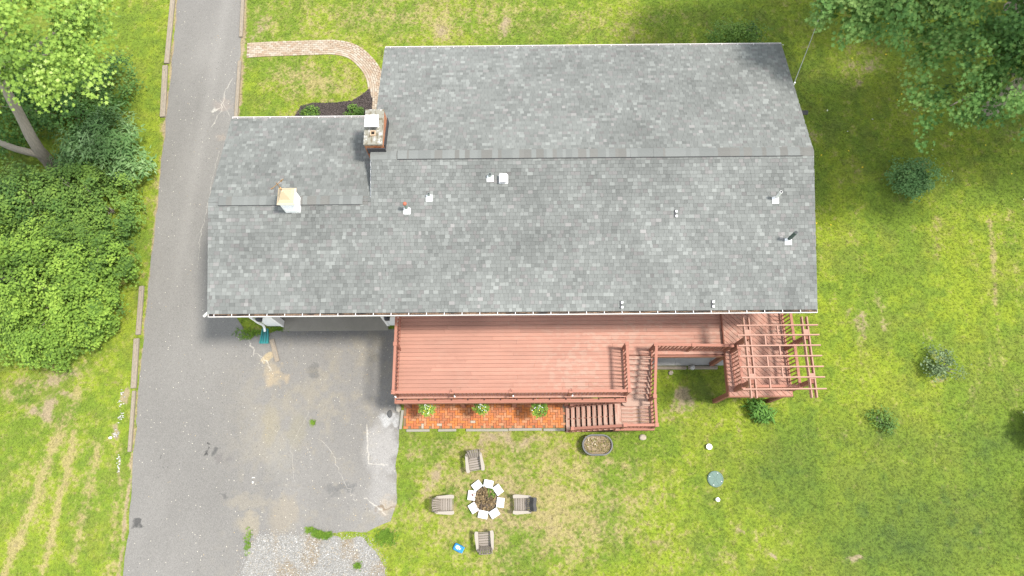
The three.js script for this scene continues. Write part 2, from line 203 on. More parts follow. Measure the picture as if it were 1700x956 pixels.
  tag(instanced('driveway_grit', st, mat(1, 1, 1, .95), D), 'tiny pale crumbs and leaf bits scattered on the asphalt', 'grit', null, 'stuff');
  const mt = tex(512, 512, (u, v, i, j) => { const k = .5 + 1 * hash(i >> 1, j >> 1, 8); return [.052 * k, .04 * k, .037 * k]; });
  tag(mesh('mulch_bed', planarUV(slab(MULCH, -.02, .05), -11, -19, 5, 5), new THREE.MeshStandardMaterial({ map: mt, roughness: 1, bumpMap: mt, bumpScale: .02 })), 'dark brown mulch bed between the front lawn and the garage', 'mulch bed', null, 'structure');
  const C = [], chip = new THREE.BoxGeometry(1, .3, .4);
  while (C.length < 3500) { const x = rr(-10.2, -6.3), z = rr(-18.1, -15.8); if (!inPoly(x, z, MULCH)) continue; const s = rr(.03, .08), t = rr(.02, .085); C.push([trs(x, .06, z, rr(-.4, .4), rr(0, 6), rr(-.4, .4), s), [t, t * .78, t * .72]]); }
  tag(instanced('mulch_chip', chip, mat(1, 1, 1, 1), C), 'dark wood chips covering the planting bed', 'mulch', null, 'stuff');
}
const concreteT = tex(512, 512, (u, v, i, j) => { const k = (.85 + .3 * fbm(u * 12, v * 12, 4, 301)) * (.9 + .2 * hash(i, j, 3)); return [.34 * k, .335 * k, .32 * k]; }, true, true);
const EDGE = new THREE.MeshStandardMaterial({ map: concreteT, roughness: .97, color: lin(.66, .63, .55) });
const CONC = new THREE.MeshStandardMaterial({ map: concreteT, roughness: .95 });
// brick walkway and patio
const BR = [[.4, .135, .045], [.43, .165, .065], [.35, .11, .042], [.42, .19, .095], [.45, .145, .038], [.34, .125, .058]];
const brickT = tex(128, 128, (u, v, i, j) => { const k = .75 + .35 * fbm(u * 14, v * 14, 3, 310) + .2 * (hash(i, j, 2) - .5); return [k, k, k]; });
const brickM = BR.map(c => new THREE.MeshStandardMaterial({ color: lin(...c), map: brickT, roughness: .93 }));
const paleM = [[.35, .29, .225], [.315, .25, .185], [.36, .31, .25], [.3, .22, .155], [.33, .265, .2]].map(c => new THREE.MeshStandardMaterial({ color: lin(...c), map: brickT, roughness: .95 }));
function bricksInto(root, list, mats) { // list: [x, y, z, turn, length, width, importance, matIndex]
  list.sort((a, b) => b[6] - a[6]);
  const g = [0, 1, 2].map(i => new RoundedBoxGeometry(.2 - i * .004, .06, .097 - i * .002, 1, .006));
  list.slice(0, 300).forEach((b, i) => { const o = mesh('brick', g[i % 3], mats[b[7] % mats.length], root, W(root, b[0], b[1], b[2]), [rr(-.012, .012), b[3], rr(-.012, .012)]); o.scale.set(b[4] / .2, 1, b[5] / .1); });
  const rest = list.slice(300).map(b => [trs(...W(root, b[0], b[1], b[2]), 0, b[3], 0, b[4] / .2, 1, b[5] / .1), mats[b[7] % mats.length].color.toArray()]);
  if (rest.length) instanced('paving_brick', new THREE.BoxGeometry(.196, .06, .096), new THREE.MeshStandardMaterial({ map: brickT, roughness: .95 }), rest, root);
}
{
  const root = thing('brick_patio', 'orange red brick patio in herringbone under the deck edge', 'patio', [-1.3, 0, -4.6]); root.userData.kind = 'structure';
  const sand = mat(.17, .11, .065, 1);
  bx('sand_bed', sand, root, [PATIO[0], PATIO[1]], [-.05, .03], [PATIO[2], PATIO[3]]);
  const list = [], u = .102; // herringbone: cells of one brick width
  for (let r = 0; r < 42; r++) for (let c = -2; c < 66; c++) {
    const m = ((c - r) % 4 + 4) % 4; let x, z, t = 0;
    if (m === 0) { x = c + 1; z = r + .5; } else if (m === 2) { x = c + .5; z = r; t = Math.PI / 2; } else continue;
    x = PATIO[0] + x * u; z = PATIO[3] - z * u; if (x < PATIO[0] + .08 || x > PATIO[1] - .08 || z < PATIO[2] + .1 || z > PATIO[3] - .05) continue;
    const wear = z > -2.95 && x < -1.5 && rnd() < .09, pale = fbm(x * 1.5, z * 1.5, 2, 44);
    list.push([x, .035 + rr(-.003, .004), z, t + rr(-.02, .02), .198, .097, z * 100 + rnd(), wear ? 6 + Math.floor(rr(0, 2)) : Math.floor(rr(0, 6))]);
  }
  bricksInto(root, list, [...brickM, paleM[3], paleM[0]]);
  const ed = [[-4.37, -3.45, 0], [-3.12, -2.4, .01], [-2.02, -.35, -.005], [-.34, .97, .004], [1.03, 1.88, 0]];
  ed.forEach(([a, b, t]) => { const o = mesh('edging_block', new RoundedBoxGeometry(b - a, .12, .1, 2, .02), EDGE, root, W(root, (a + b) / 2, .02, -2.56 + rr(-.01, .01))); o.rotation.y = t; });
  const o = mesh('edging_block', new RoundedBoxGeometry(.11, .12, .75, 2, .02), EDGE, root, W(root, -4.58, .03, -2.98)); o.rotation.y = -.08;
}
{
  const root = thing('brick_walkway', 'curved pale brick walkway from the drive round to the front door', 'walkway', [-9, 0, -19]); root.userData.kind = 'structure';
  const L = walkCurve.getLength(), pts = [], n = 80, P = [], Q = [];
  for (let i = 0; i <= n; i++) { const p = walkCurve.getPointAt(i / n), t = walkCurve.getTangentAt(i / n); P.push([p.x - t.z * .4, p.z + t.x * .4]); Q.unshift([p.x + t.z * .4, p.z - t.x * .4]); }
  const o = mesh('sand_bed', slab([...P, ...Q], -.04, .012), mat(.2, .14, .1, 1), root); o.position.set(...W(root, 0, 0, 0));
  const list = []; let row = 0;
  for (let k = 0; k < 8; k++) { // courses along the walk
    const off = -.35 + k * .1; let s = (k % 2) * .1 + .1;
    while (s < L - .1) { const p = walkCurve.getPointAt(s / L), t = walkCurve.getTangentAt(s / L); const x = p.x - t.z * off, z = p.z + t.x * off; list.push([x, .0 + rr(-.004, .006), z, -Math.atan2(t.z, t.x) + rr(-.03, .03), .196, .094, s + rnd() * .01, Math.floor(rr(0, 5))]); s += .205; }
  }
  bricksInto(root, list, [paleM[0], paleM[1], paleM[2], paleM[4], paleM[3]]);
}
{
  const root = thing('concrete_pad', 'bare concrete pad under the deck walkway beside the stairs', 'concrete pad', [5, 0, -5.8]); root.userData.kind = 'structure';
  for (const [a, b] of [[1.97, 4.4], [4.41, 6.4], [6.41, 8.55]]) bx('concrete_slab', CONC, root, [a, b], [-.05, .05], [PAD[2], PAD[3]]);
}

// ------------------------------------------------------------------ house
const EY = 5.2, PITCH = .2599, ZF = -6.05, ZMR = -16.35, ZMD = -11.2, ZGD = -9.715, ZGR = -13.39, XL = -10.43, XM = -4.9126, XR = 10.12;
const roofY = z => EY + PITCH * (ZF - .0 - z) + .01, YM = roofY(ZMD), YG = roofY(ZGD);
const rearM = z => YM - PITCH * (ZMD - z), rearG = z => YG - PITCH * (ZGD - z);
{
  const root = thing('house', 'long white ranch house with grey shingled gable roofs and attached garage', 'house', [0, 0, -9]);
  const at0 = W(root, 0, 0, 0);
  const sidT = tex(64, 256, (u, v) => { const k = .9 + .08 * fbm(u * 6, v * 30, 2, 5); return [.78 * k, .78 * k, .77 * k]; }, true, true);
  const WHITE = new THREE.MeshStandardMaterial({ map: sidT, roughness: .7 }), TRIM = mat(.8, .79, .77, .5), DARK = mat(.03, .03, .035, .7), UNDER = mat(.06, .06, .062, .95), GUT = mat(.6, .57, .56, .5);
  // walls with the garage opening
  bx('wall', WHITE, root, [-10.28, -9.64], [0, 5.02], [-7.03, -6.83]); bx('wall', WHITE, root, [-9.64, -5.27], [2.3, 5.02], [-7.03, -6.83]); bx('wall', WHITE, root, [-5.27, 9.95], [0, 5.02], [-7.03, -6.83]);
  bx('wall', WHITE, root, [-10.28, -10.08], [0, 5.02], [-12.9, -7.03]); bx('wall', WHITE, root, [-10.28, -4.75], [0, 5.02], [-13.1, -12.9]); bx('wall', WHITE, root, [-4.75, -4.55], [0, 5.02], [-16, -7.03]); bx('wall', WHITE, root, [9.75, 9.95], [0, 5.02], [-15.8, -7.03]); bx('wall', WHITE, root, [-4.55, 9.95], [0, 5.02], [-16, -15.8]);
  const gable = (za, zb, zr, x0, x1, yt) => mesh('gable', prismX([[za, 5.02], [zb, 5.02], [zr, yt]], x0, x1), WHITE, root, at0);
  gable(-6.83, -13.1, ZGD, -10.28, -10.1, 5.85); gable(-6.83, -16, ZMD, 9.77, 9.95, 6.2); gable(-6.83, -16, ZMD, -4.74, -4.56, 6.2);
  bx('ceiling', TRIM, root, [-10.2, 9.9], [5.022, 5.04], [-12.9, -6.9]);
  bx('garage_floor', new THREE.MeshStandardMaterial({ map: concreteT, roughness: .9, color: lin(.75, .7, .62) }), root, [-9.63, -5.28], [-.05, .03], [-12.8, -6.62]);
  bx('garage_floor', CONC, root, [-10.06, -4.77], [-.05, .02], [-12.88, -7.05]);
  for (const x of [-9.64, -5.27]) bx('door_trim', TRIM, root, [x - .05, x + .05], [0, 2.35], [-7.05, -6.8]);
  for (const x of [-10.06, -5.05]) { const l = bx('wall_lantern', DARK, root, [x - .09, x + .09], [1.45, 1.72], [-6.83, -6.66]); mesh('lantern_cap', new THREE.ConeGeometry(.13, .08, 4), DARK, l, [0, .17, .0], [0, Math.PI / 4, 0]); }
  // windows and doors behind the deck
  const GLASS = mat(.03, .035, .04, .08);
  for (const [a, b, y0, y1] of [[-2.9, -1.1, 2.4, 4.5], [.6, 2.0, 3.2, 4.5], [5.4, 6.6, 3.2, 4.5]]) { const f = bx('window', TRIM, root, [a, b], [y0, y1], [-6.85, -6.79]); bx('pane', GLASS, root, [a + .08, (a + b) / 2 - .03], [y0 + .08, y1 - .08], [-6.8, -6.78], f).position.sub(f.position); bx('pane', GLASS, root, [(a + b) / 2 + .03, b - .08], [y0 + .08, y1 - .08], [-6.8, -6.78], f).position.sub(f.position); }
  // roof decks
  const T = .13;
  const rm = mesh('roof', prismX([[ZF, EY + .01 - T], [ZF, EY + .01], [ZMD, YM], [ZMR, rearM(ZMR)], [ZMR, rearM(ZMR) - T], [ZMD, YM - T]], XM, XR), UNDER, root, at0);
  const rg = mesh('roof', prismX([[ZF, EY + .01 - T], [ZF, EY + .01], [ZGD, YG], [ZGR, rearG(ZGR)], [ZGR, rearG(ZGR) - T], [ZGD, YG - T]], XL, XM - .002), UNDER, root, at0);
  // shingles
  const sg = new THREE.BoxGeometry(1, .008, .15); sg.translate(0, .004, 0);
  const grit = tex(128, 128, (u, v, i, j) => { const k = .8 + .4 * hash(i, j, 4); return [k, k, k]; }, true, true);
  const SH = new THREE.MeshStandardMaterial({ map: grit, roughness: .93 });
  const tone = (x, z) => { const n = rnd(); let k = rr(.92, 1.06); if (n < .13) k *= rr(1.22, 1.4); else if (n < .32) k *= rr(1.06, 1.16); else if (n > .84) k *= rr(.82, .92); k *= .8 + .4 * fbm(x * .45, z * .3, 3, 401) + .3 * (fbm(x * 1.6, z * .35, 3, 405) - .5); const w = rnd() < .1 ? [1.02, .99, .96] : [.96, 1.0, .95]; return w.map(q => q * .14 * k); };
  const weave = (r, z) => z < ZGD + .25 ? XM : XM + .05 + .6 * hash(r, 7, 7);
  function shingle(parent, x0, x1, zE, yE, zT, dir, edge) {      // dir +1: slope faces +z
    const L = Math.hypot(zT - zE, PITCH * (zT - zE)), an = Math.atan(PITCH), up = new THREE.Vector3(0, Math.sin(an), -dir * Math.cos(an)), nor = new THREE.Vector3(0, Math.cos(an), dir * Math.sin(an)), list = [], ex = .125;
    const X = new THREE.Vector3(dir, 0, 0), tilt = .075;
    const zax = up.clone().multiplyScalar(-1), yax = nor.clone();
    const basis = new THREE.Matrix4().makeBasis(X, yax, zax), q = new THREE.Quaternion().setFromRotationMatrix(basis).multiply(new THREE.Quaternion().setFromAxisAngle(new THREE.Vector3(1, 0, 0), -tilt));
    const rows = Math.floor((L - .02) / ex);
    for (let r = 0; r <= rows; r++) {
      let x = x0 - rr(0, .15), s = r * ex + .06;
      const xs = edge ? edge(r, zE - s * Math.cos(an) * dir, x0, x1) : [x0, x1]; x = xs[0] - rr(0, .15);
      while (x < xs[1]) {
        let w = rnd() < .7 ? rr(.1, .16) : rr(.16, .22); let a = Math.max(x, xs[0]), b = Math.min(x + w, xs[1]); x += w; if (b - a < .02) continue;
        const cut = Math.min(ex, L - r * ex), p = new THREE.Vector3((a + b) / 2, yE, zE).addScaledVector(up, s).addScaledVector(nor, .007 + (rnd() < .45 ? .005 : 0) + rr(0, .002));
        p.x -= root.position.x; p.z -= root.position.z;
        list.push([new THREE.Matrix4().compose(p, q, new THREE.Vector3(b - a - .004, 1, 1)), tone((a + b) / 2, s * 3 + dir * 50)]);
      }
    }
    instanced('shingle', sg, SH, list, parent);
  }
  rm.position.set(...at0); rg.position.set(...at0);
  const onto = o => { o.position.sub(new THREE.Vector3(...at0)); return o; };
  const wrap = (parent, ...a) => { shingle(parent, ...a); onto(parent.children[parent.children.length - 1]); };
  wrap(rm, XM, XR + .02, ZF + .03, EY + .002, ZMD, 1, (r, z, a, b) => [weave(r, z), b]); wrap(rm, XM - .02, XR + .02, ZMR - .03, rearM(ZMR) - .006, ZMD, -1);
  wrap(rg, XL - .02, XM, ZF + .03, EY + .002, ZGD, 1, (r, z, a) => [a, weave(r, z)]); wrap(rg, XL - .02, XM - .03, ZGR - .03, rearG(ZGR) - .006, ZGD, -1);
  // ridge vents under folded cap shingles
  function ridge(parent, x0, x1, v0, v1, zr, y) {
    const an = Math.atan(PITCH), c = Math.cos(an), s = Math.sin(an), w = .165, cap = (len, lift) => prismX([[-w * c, -w * s], [0, 0], [w * c, -w * s], [w * c, -w * s + .012], [0, .014], [-w * c, -w * s + .012]].map(p => [p[0], p[1] + lift]).reverse(), 0, len);
    const core = mesh('ridge_vent', prismX([[-.17, -.06], [.17, -.06], [.17, .005], [0, .05], [-.17, .005]].reverse(), v0, v1), DARK, parent, [0, y, zr]);
    const gs = [cap(.26, 0), cap(.32, 0)], cm = [.128, .14, .155, .118, .135, .165].map((k, i) => new THREE.MeshStandardMaterial({ color: lin(k * (i % 3 ? .96 : 1.02), k, k * (i % 3 ? .96 : .93)), map: grit, roughness: .93 }));
    let x = x0, i = 0; while (x < x1 - .05) { const on = x > v0 - .02 && x < v1 - .05, st = rr(.13, .27); const m = mesh('ridge_shingle', gs[i % 2], cm[Math.floor(rr(0, 6))], parent, [x, y + (on ? .05 : .012) + .004 * rnd(), zr], [0, 0, .012]); if (x + .32 > x1) m.scale.x = (x1 - x) / (i % 2 ? .32 : .26); x += Math.min(st, x1 - x); i++; }
  }
  ridge(rm, XM - .02, XR + .02, -4.0, 9.72, ZMD, YM); ridge(rg, XL - .02, XM - .1, -10.1, -5.3, ZGD, YG);
  // fascia, gutters with hangers and leaf litter
  const litter = tex(1024, 8, (u, v, i, j) => { const k = .3 + 1 * hash(i, j, 3), n = fbm(u * 60, v * 4, 3, 7); return mixc([.03, .025, .022], mixc([.12, .075, .05], [.26, .18, .12], hash(i, j, 6)), sst(.38, .58, n)).map(q => q * k); });
  const LIT = new THREE.MeshStandardMaterial({ map: litter, roughness: 1 });
  function gutter(x0, x1, z, dir, yTop, lit) {
    const a = z, b = z + dir * .125; const prof = [[a, yTop - .12], [b, yTop - .12], [b + dir * .01, yTop], [b - dir * .008, yTop], [b - dir * .012, yTop - .105], [a + dir * .01, yTop - .105], [a + dir * .01, yTop], [a, yTop]];
    const g = mesh('gutter', prismX(dir > 0 ? prof : prof.slice().reverse(), x0, x1), GUT, root, at0);
    for (let x = x0 + .2; x < x1; x += .6) mesh('gutter_hanger', boxG(.022, .012, .11), GUT, g, [x, yTop + .004, (a + b) / 2]);
    if (lit) mesh('leaf_litter', boxG(x1 - x0 - .04, .04, .09), LIT, g, [(x0 + x1) / 2, yTop - .05, (a + b) / 2]);
    for (const x of [x0, x1]) mesh('end_cap', boxG(.01, .12, .13), GUT, g, [x, yTop - .06, (a + b) / 2]);
    bx('fascia', TRIM, root, [x0 + .02, x1 - .02], [yTop - .19, yTop + .01], dir > 0 ? [a - .03, a - .004] : [a + .004, a + .03]);
  }
  gutter(XL, XR + .02, ZF + .012, 1, EY - .02, true); gutter(XL, -5.2, ZGR - .012, -1, rearG(ZGR) - .02, false); gutter(XM, XR + .02, ZMR - .012, -1, rearM(ZMR) - .02, false);
  for (const [x, zf, zr, zd, yd] of [[XL - .006, ZF, ZGR, ZGD, YG], [XR + .006, ZF, ZMR, ZMD, YM], [XM - .008, -9.78, ZMR, ZMD, YM]]) { const y0 = yd - PITCH * (zf - zd); mesh('rake_board', prismX([[zf, y0 - .2], [zf, y0 - .03], [zd, yd - .03], [zr, yd - PITCH * (zd - zr) - .03], [zr, yd - PITCH * (zd - zr) - .2], [zd, yd - .2]], x - .012, x + .012), TRIM, root, at0); }
  // downspout on the garage corner
  mesh('downspout', tube([[-10.62, 5.05, -5.98], [-10.6, 4.9, -6.1], [-10.36, 4.5, -6.72], [-10.33, 4.2, -6.76], [-10.33, 1, -6.76], [-10.33, .25, -6.76], [-10.33, .1, -6.6]], [.05, .05], 8), TRIM, root, at0);
  mesh('downspout', tube([[-10.42, 5.05, -13.5], [-10.36, 4.6, -13.14], [-10.36, .2, -13.14]], [.045, .045], 8), TRIM, root, at0);
  // black drain pipe reaching out from the gable wall
  mesh('flue_pipe', new THREE.CylinderGeometry(.09, .09, 1.45, 14), DARK, root, W(root, 10.64, 3.9, -14.25), [0, 0, Math.PI / 2]);
  mesh('wire_mast', new THREE.CylinderGeometry(.03, .03, .9, 8), TRIM, root, W(root, 10.2, 5.3, -14.4)); bx('wire_bracket', TRIM, root, [9.95, 10.24], [4.9, 4.97], [-14.44, -14.36]);
  // chimney
  {
    const x0 = -5.05, x1 = -4.48, z0 = -12.66, z1 = -11.39, y0 = 5.0, y1 = 6.93;
    const ch = bx('chimney', mat(.3, .26, .23, 1), root, [x0 + .012, x1 - .012], [y0, y1], [z0 + .012, z1 - .012]); const L = [], cw = (x, y, z) => [x - ch.position.x - root.position.x, y - ch.position.y, z - ch.position.z - root.position.z];
    for (let r = 0; r < 25; r++) { const y = y0 + .04 + r * .077; for (const [ax, z] of [[0, z0], [0, z1]]) for (let x = x0 - (r % 2) * .1; x < x1; x += .205) { const a = Math.max(x, x0), b = Math.min(x + .195, x1); if (b - a > .03) L.push([trs(...cw((a + b) / 2, y, z), 0, 0, 0, (b - a), .066, .06), BR[Math.floor(rr(0, 6))].map(q => q * .8)]); } for (const x of [x0, x1]) for (let z = z0 - (r % 2) * .1; z < z1; z += .205) { const a = Math.max(z, z0), b = Math.min(z + .195, z1); if (b - a > .03) L.push([trs(...cw(x, y, (a + b) / 2), 0, 0, 0, .06, .066, b - a), BR[Math.floor(rr(0, 6))].map(q => q * .8 + .03)]); } }
    instanced('chimney_brick', new THREE.BoxGeometry(1, 1, 1), new THREE.MeshStandardMaterial({ map: brickT, roughness: .95 }), L, ch);
    const crownT = tex(128, 256, (u, v, i, j) => { const n = fbm(u * 7, v * 14, 4, 55), k = .8 + .3 * hash(i, j, 5); return mixc([.21, .2, .165], n > .62 ? [.36, .35, .33] : [.13, .11, .075], sst(.5, .68, Math.abs(n - .5) * 2 + .3)).map(q => q * k); });
    const crown = mesh('crown', new RoundedBoxGeometry(x1 - x0 + .07, .09, z1 - z0 + .07, 2, .02), new THREE.MeshStandardMaterial({ map: crownT, roughness: .95 }), ch, cw((x0 + x1) / 2, y1 + .045, (z0 + z1) / 2));
    // an open clay flue: four rims round a dark shaft
    const CLAY = mat(.42, .3, .2, .9); for (const [dx, dz, sx, sz] of [[-.075, 0, .03, .18], [.075, 0, .03, .18], [0, -.075, .12, .03], [0, .075, .12, .03]]) mesh('flue_rim', boxG(sx, .1, sz), CLAY, ch, cw(-4.77 + dx, y1 + .11, -11.75 + dz));
    mesh('flue_shaft', boxG(.118, .02, .118), mat(.012, .01, .008, 1), ch, cw(-4.77, y1 + .095, -11.75));
    const CAPM = mat(.85, .85, .84, .45); const cap = mesh('flue_cap', new RoundedBoxGeometry(.46, .03, .44, 2, .012), CAPM, ch, cw(-4.79, y1 + .34, -12.1)); mesh('flue_collar', boxG(.3, .26, .3), mat(.3, .3, .3, .6, { metalness: .6 }), ch, cw(-4.79, y1 + .2, -12.1));
    mesh('flashing', boxG(x1 - x0 + .06, .34, .03), DARK, ch, cw((x0 + x1) / 2 + .06, rearM(z1) + .1, z1 + .055)); mesh('flashing', boxG(.03, .5, z1 - z0), DARK, ch, cw(x1 + .05, rearM(-12) + .02, (z0 + z1) / 2), [-.25, 0, 0]);
  }
  // cupola with flared copper roof
  {
    const cx = -7.55, cz = -9.56, cu = mesh('cupola', new RoundedBoxGeometry(.5, .95, .5, 2, .015), mat(.86, .86, .87, .5), root, W(root, cx, 6.4, cz));
    const prof = [[.42, 0], [.425, .02], [.36, .06], [.26, .17], [.16, .32], [.05, .48], [.0, .52]].map(p => new THREE.Vector2(p[0], p[1]));
    const lg = new THREE.LatheGeometry(prof, 4, Math.PI / 4).toNonIndexed(); lg.computeVertexNormals();
    mesh('cupola_roof', lg, mat(.6, .46, .33, .35, { metalness: .3 }), cu, [0, .44, 0]);
    mesh('cupola_trim', boxG(.56, .05, .56), mat(.86, .86, .87, .5), cu, [0, .41, 0]);
    for (const [sx, sz] of [[0, 1], [1, 0], [0, -1], [-1, 0]]) for (let k = 0; k < 5; k++) mesh('louvre', boxG(sx ? .02 : .34, .03, sz ? .02 : .34), mat(.7, .7, .71, .5), cu, [sx * .255, -.1 + k * .08, sz * .255], [sz * .4, 0, -sx * .4]);
    const cop = mat(.5, .3, .14, .35, { metalness: .8 });
    mesh('weathervane_rod', new THREE.CylinderGeometry(.012, .014, .62, 6), cop, cu, [0, 1.2, 0]); mesh('weathervane_ball', new THREE.SphereGeometry(.04, 10, 8), cop, cu, [0, 1.1, 0]);
    const ar = new THREE.Shape([[-.24, -.012], [.14, -.012], [.14, -.06], [.26, 0], [.14, .06], [.14, .012], [-.16, .012], [-.26, .06]].map(p => new THREE.Vector2(...p))); const ag = new THREE.ExtrudeGeometry(ar, { depth: .012, bevelEnabled: false }); mesh('weathervane_arrow', ag, cop, cu, [0, 1.4, 0], [0, .8, 0]);
  }
  // vents on the front slope
  const FL = mat(.72, .72, .72, .55), PV = mat(.16, .2, .18, .5), PVW = mat(.6, .6, .58, .5), RUST = mat(.3, .09, .05, .7), an = Math.atan(PITCH);
  const pipe = (x, z, h, m, r = .045, capm) => { const y = roofY(z), f = mesh('plumbing_vent', new RoundedBoxGeometry(.23, .012, .22, 1, .005), FL, root, W(root, x, y + .03, z), [an, 0, 0]); mesh('boot', new THREE.CylinderGeometry(.055, .1, .1, 14), FL, f, [0, .05, -.06], [-an, 0, 0]); mesh('vent_pipe', new THREE.CylinderGeometry(r, r, h, 14), m, f, [0, h / 2 * Math.cos(an), -.06 - h / 2 * Math.sin(an)], [-an, 0, 0]); mesh('pipe_mouth', new THREE.CylinderGeometry(r * .75, r * .75, .012, 12), capm || DARK, f, [0, h * Math.cos(an) + .002, -.06 - h * Math.sin(an)], [-an, 0, 0]); if (capm) mesh('pipe_cap', new THREE.SphereGeometry(r * 1.4, 10, 8), capm, f, [0, h * Math.cos(an) + .04, -.06 - h * Math.sin(an)]); };
  pipe(-3.68, -9.33, .45, PV, .05, RUST); pipe(-2.92, -9.75, .22, PV); pipe(-.85, -10.38, .2, PV, .06); pipe(8.8, -9.58, .55, PVW, .05); pipe(9.2, -8.22, .7, mat(.035, .06, .05, .5), .06);
  { const x = -.4, z = -10.36, b = mesh('box_vent', new RoundedBoxGeometry(.31, .02, .3, 1, .006), FL, root, W(root, x, roofY(z) + .025, z), [an, 0, 0]); mesh('vent_body', boxG(.22, .16, .23), mat(.1, .06, .05, .8), b, [0, .08, 0]); mesh('vent_lid', new RoundedBoxGeometry(.25, .04, .28, 2, .01), FL, b, [0, .18, -.01]); }
  for (const [x, z] of [[3.55, -6.2], [6.62, -6.2], [5.43, -9.17]]) { const b = mesh('roof_anchor', boxG(.05, .03, .26), DARK, root, W(root, x - .03, roofY(z) + .03, z), [an, 0, 0]); mesh('anchor_plate', boxG(.07, .02, .07), FL, b, [.05, .01, -.08]); mesh('anchor_plate', boxG(.07, .02, .07), FL, b, [.05, .01, .08]); }
}

// ------------------------------------------------------------------ deck
const DK = [.31, .155, .113];
const deckTex = tex(1480, 470, (u, v, i, j) => {
  const x = -4.6 + u * 14.8, z = -7 + v * 4.7; let k = .84 + .2 * fbm(x * 3, z * 60, 3, 501) + .16 * (fbm(x * 1.3, z * 1.8, 3, 502)) + .1 * (hash(i, j, 2) - .5); let c = DK.map(q => q * k);
  const w = Math.exp(-(((x - 2.2) / 1.1) ** 2) - ((z + 4.6) / 1.5) ** 2) * .5 + Math.exp(-(((x - 3.6) / .8) ** 2) - ((z + 5.7) / .35) ** 2) * .7 + .12 * sst(.45, .7, fbm(x * .5, z * .9, 3, 505)) + Math.exp(-(((x - 2.3) / .4) ** 2) - ((z + 3.85) / .2) ** 2) * .8 + sst(3.8, 4.3, x) * .25;
  c = mixc(c, [.33, .23, .18], Math.min(.45, w * .8 * sst(.42, .7, fbm(x * 7, z * 9, 4, 506) + .12 * (hash(i, j, 9) - .5)) * 1.5)); return c;
});
const wearT = tex(512, 512, (u, v, i, j) => { const k = .84 + .2 * fbm(u * 90, v * 9, 3, 511) + .1 * (hash(i, j, 4) - .5); return mixc([.34 * k, .225 * k, .175 * k], [.3 * k, .15 * k, .11 * k], sst(.35, .65, fbm(u * 6, v * 6, 4, 512))); }, true, true);
const deckM = [.94, .98, 1.0, 1.03, 1.06].map(k => new THREE.MeshStandardMaterial({ map: deckTex, color: lin(k, k, k), roughness: .78 }));
const treadM = [.92, 1.0, 1.07].map(k => new THREE.MeshStandardMaterial({ map: wearT, color: lin(k, k, k), roughness: .8 }));
const RAIL = mat(.28, .117, .08, .75), POST = mat(.2, .076, .048, .8), BAL = mat(.28, .112, .076, .78), LATT = mat(.33, .18, .135, .75);
const deck = thing('deck', 'red stained raised timber deck with railings, stairs and landing behind the house', 'deck', [0, 0, -5]);
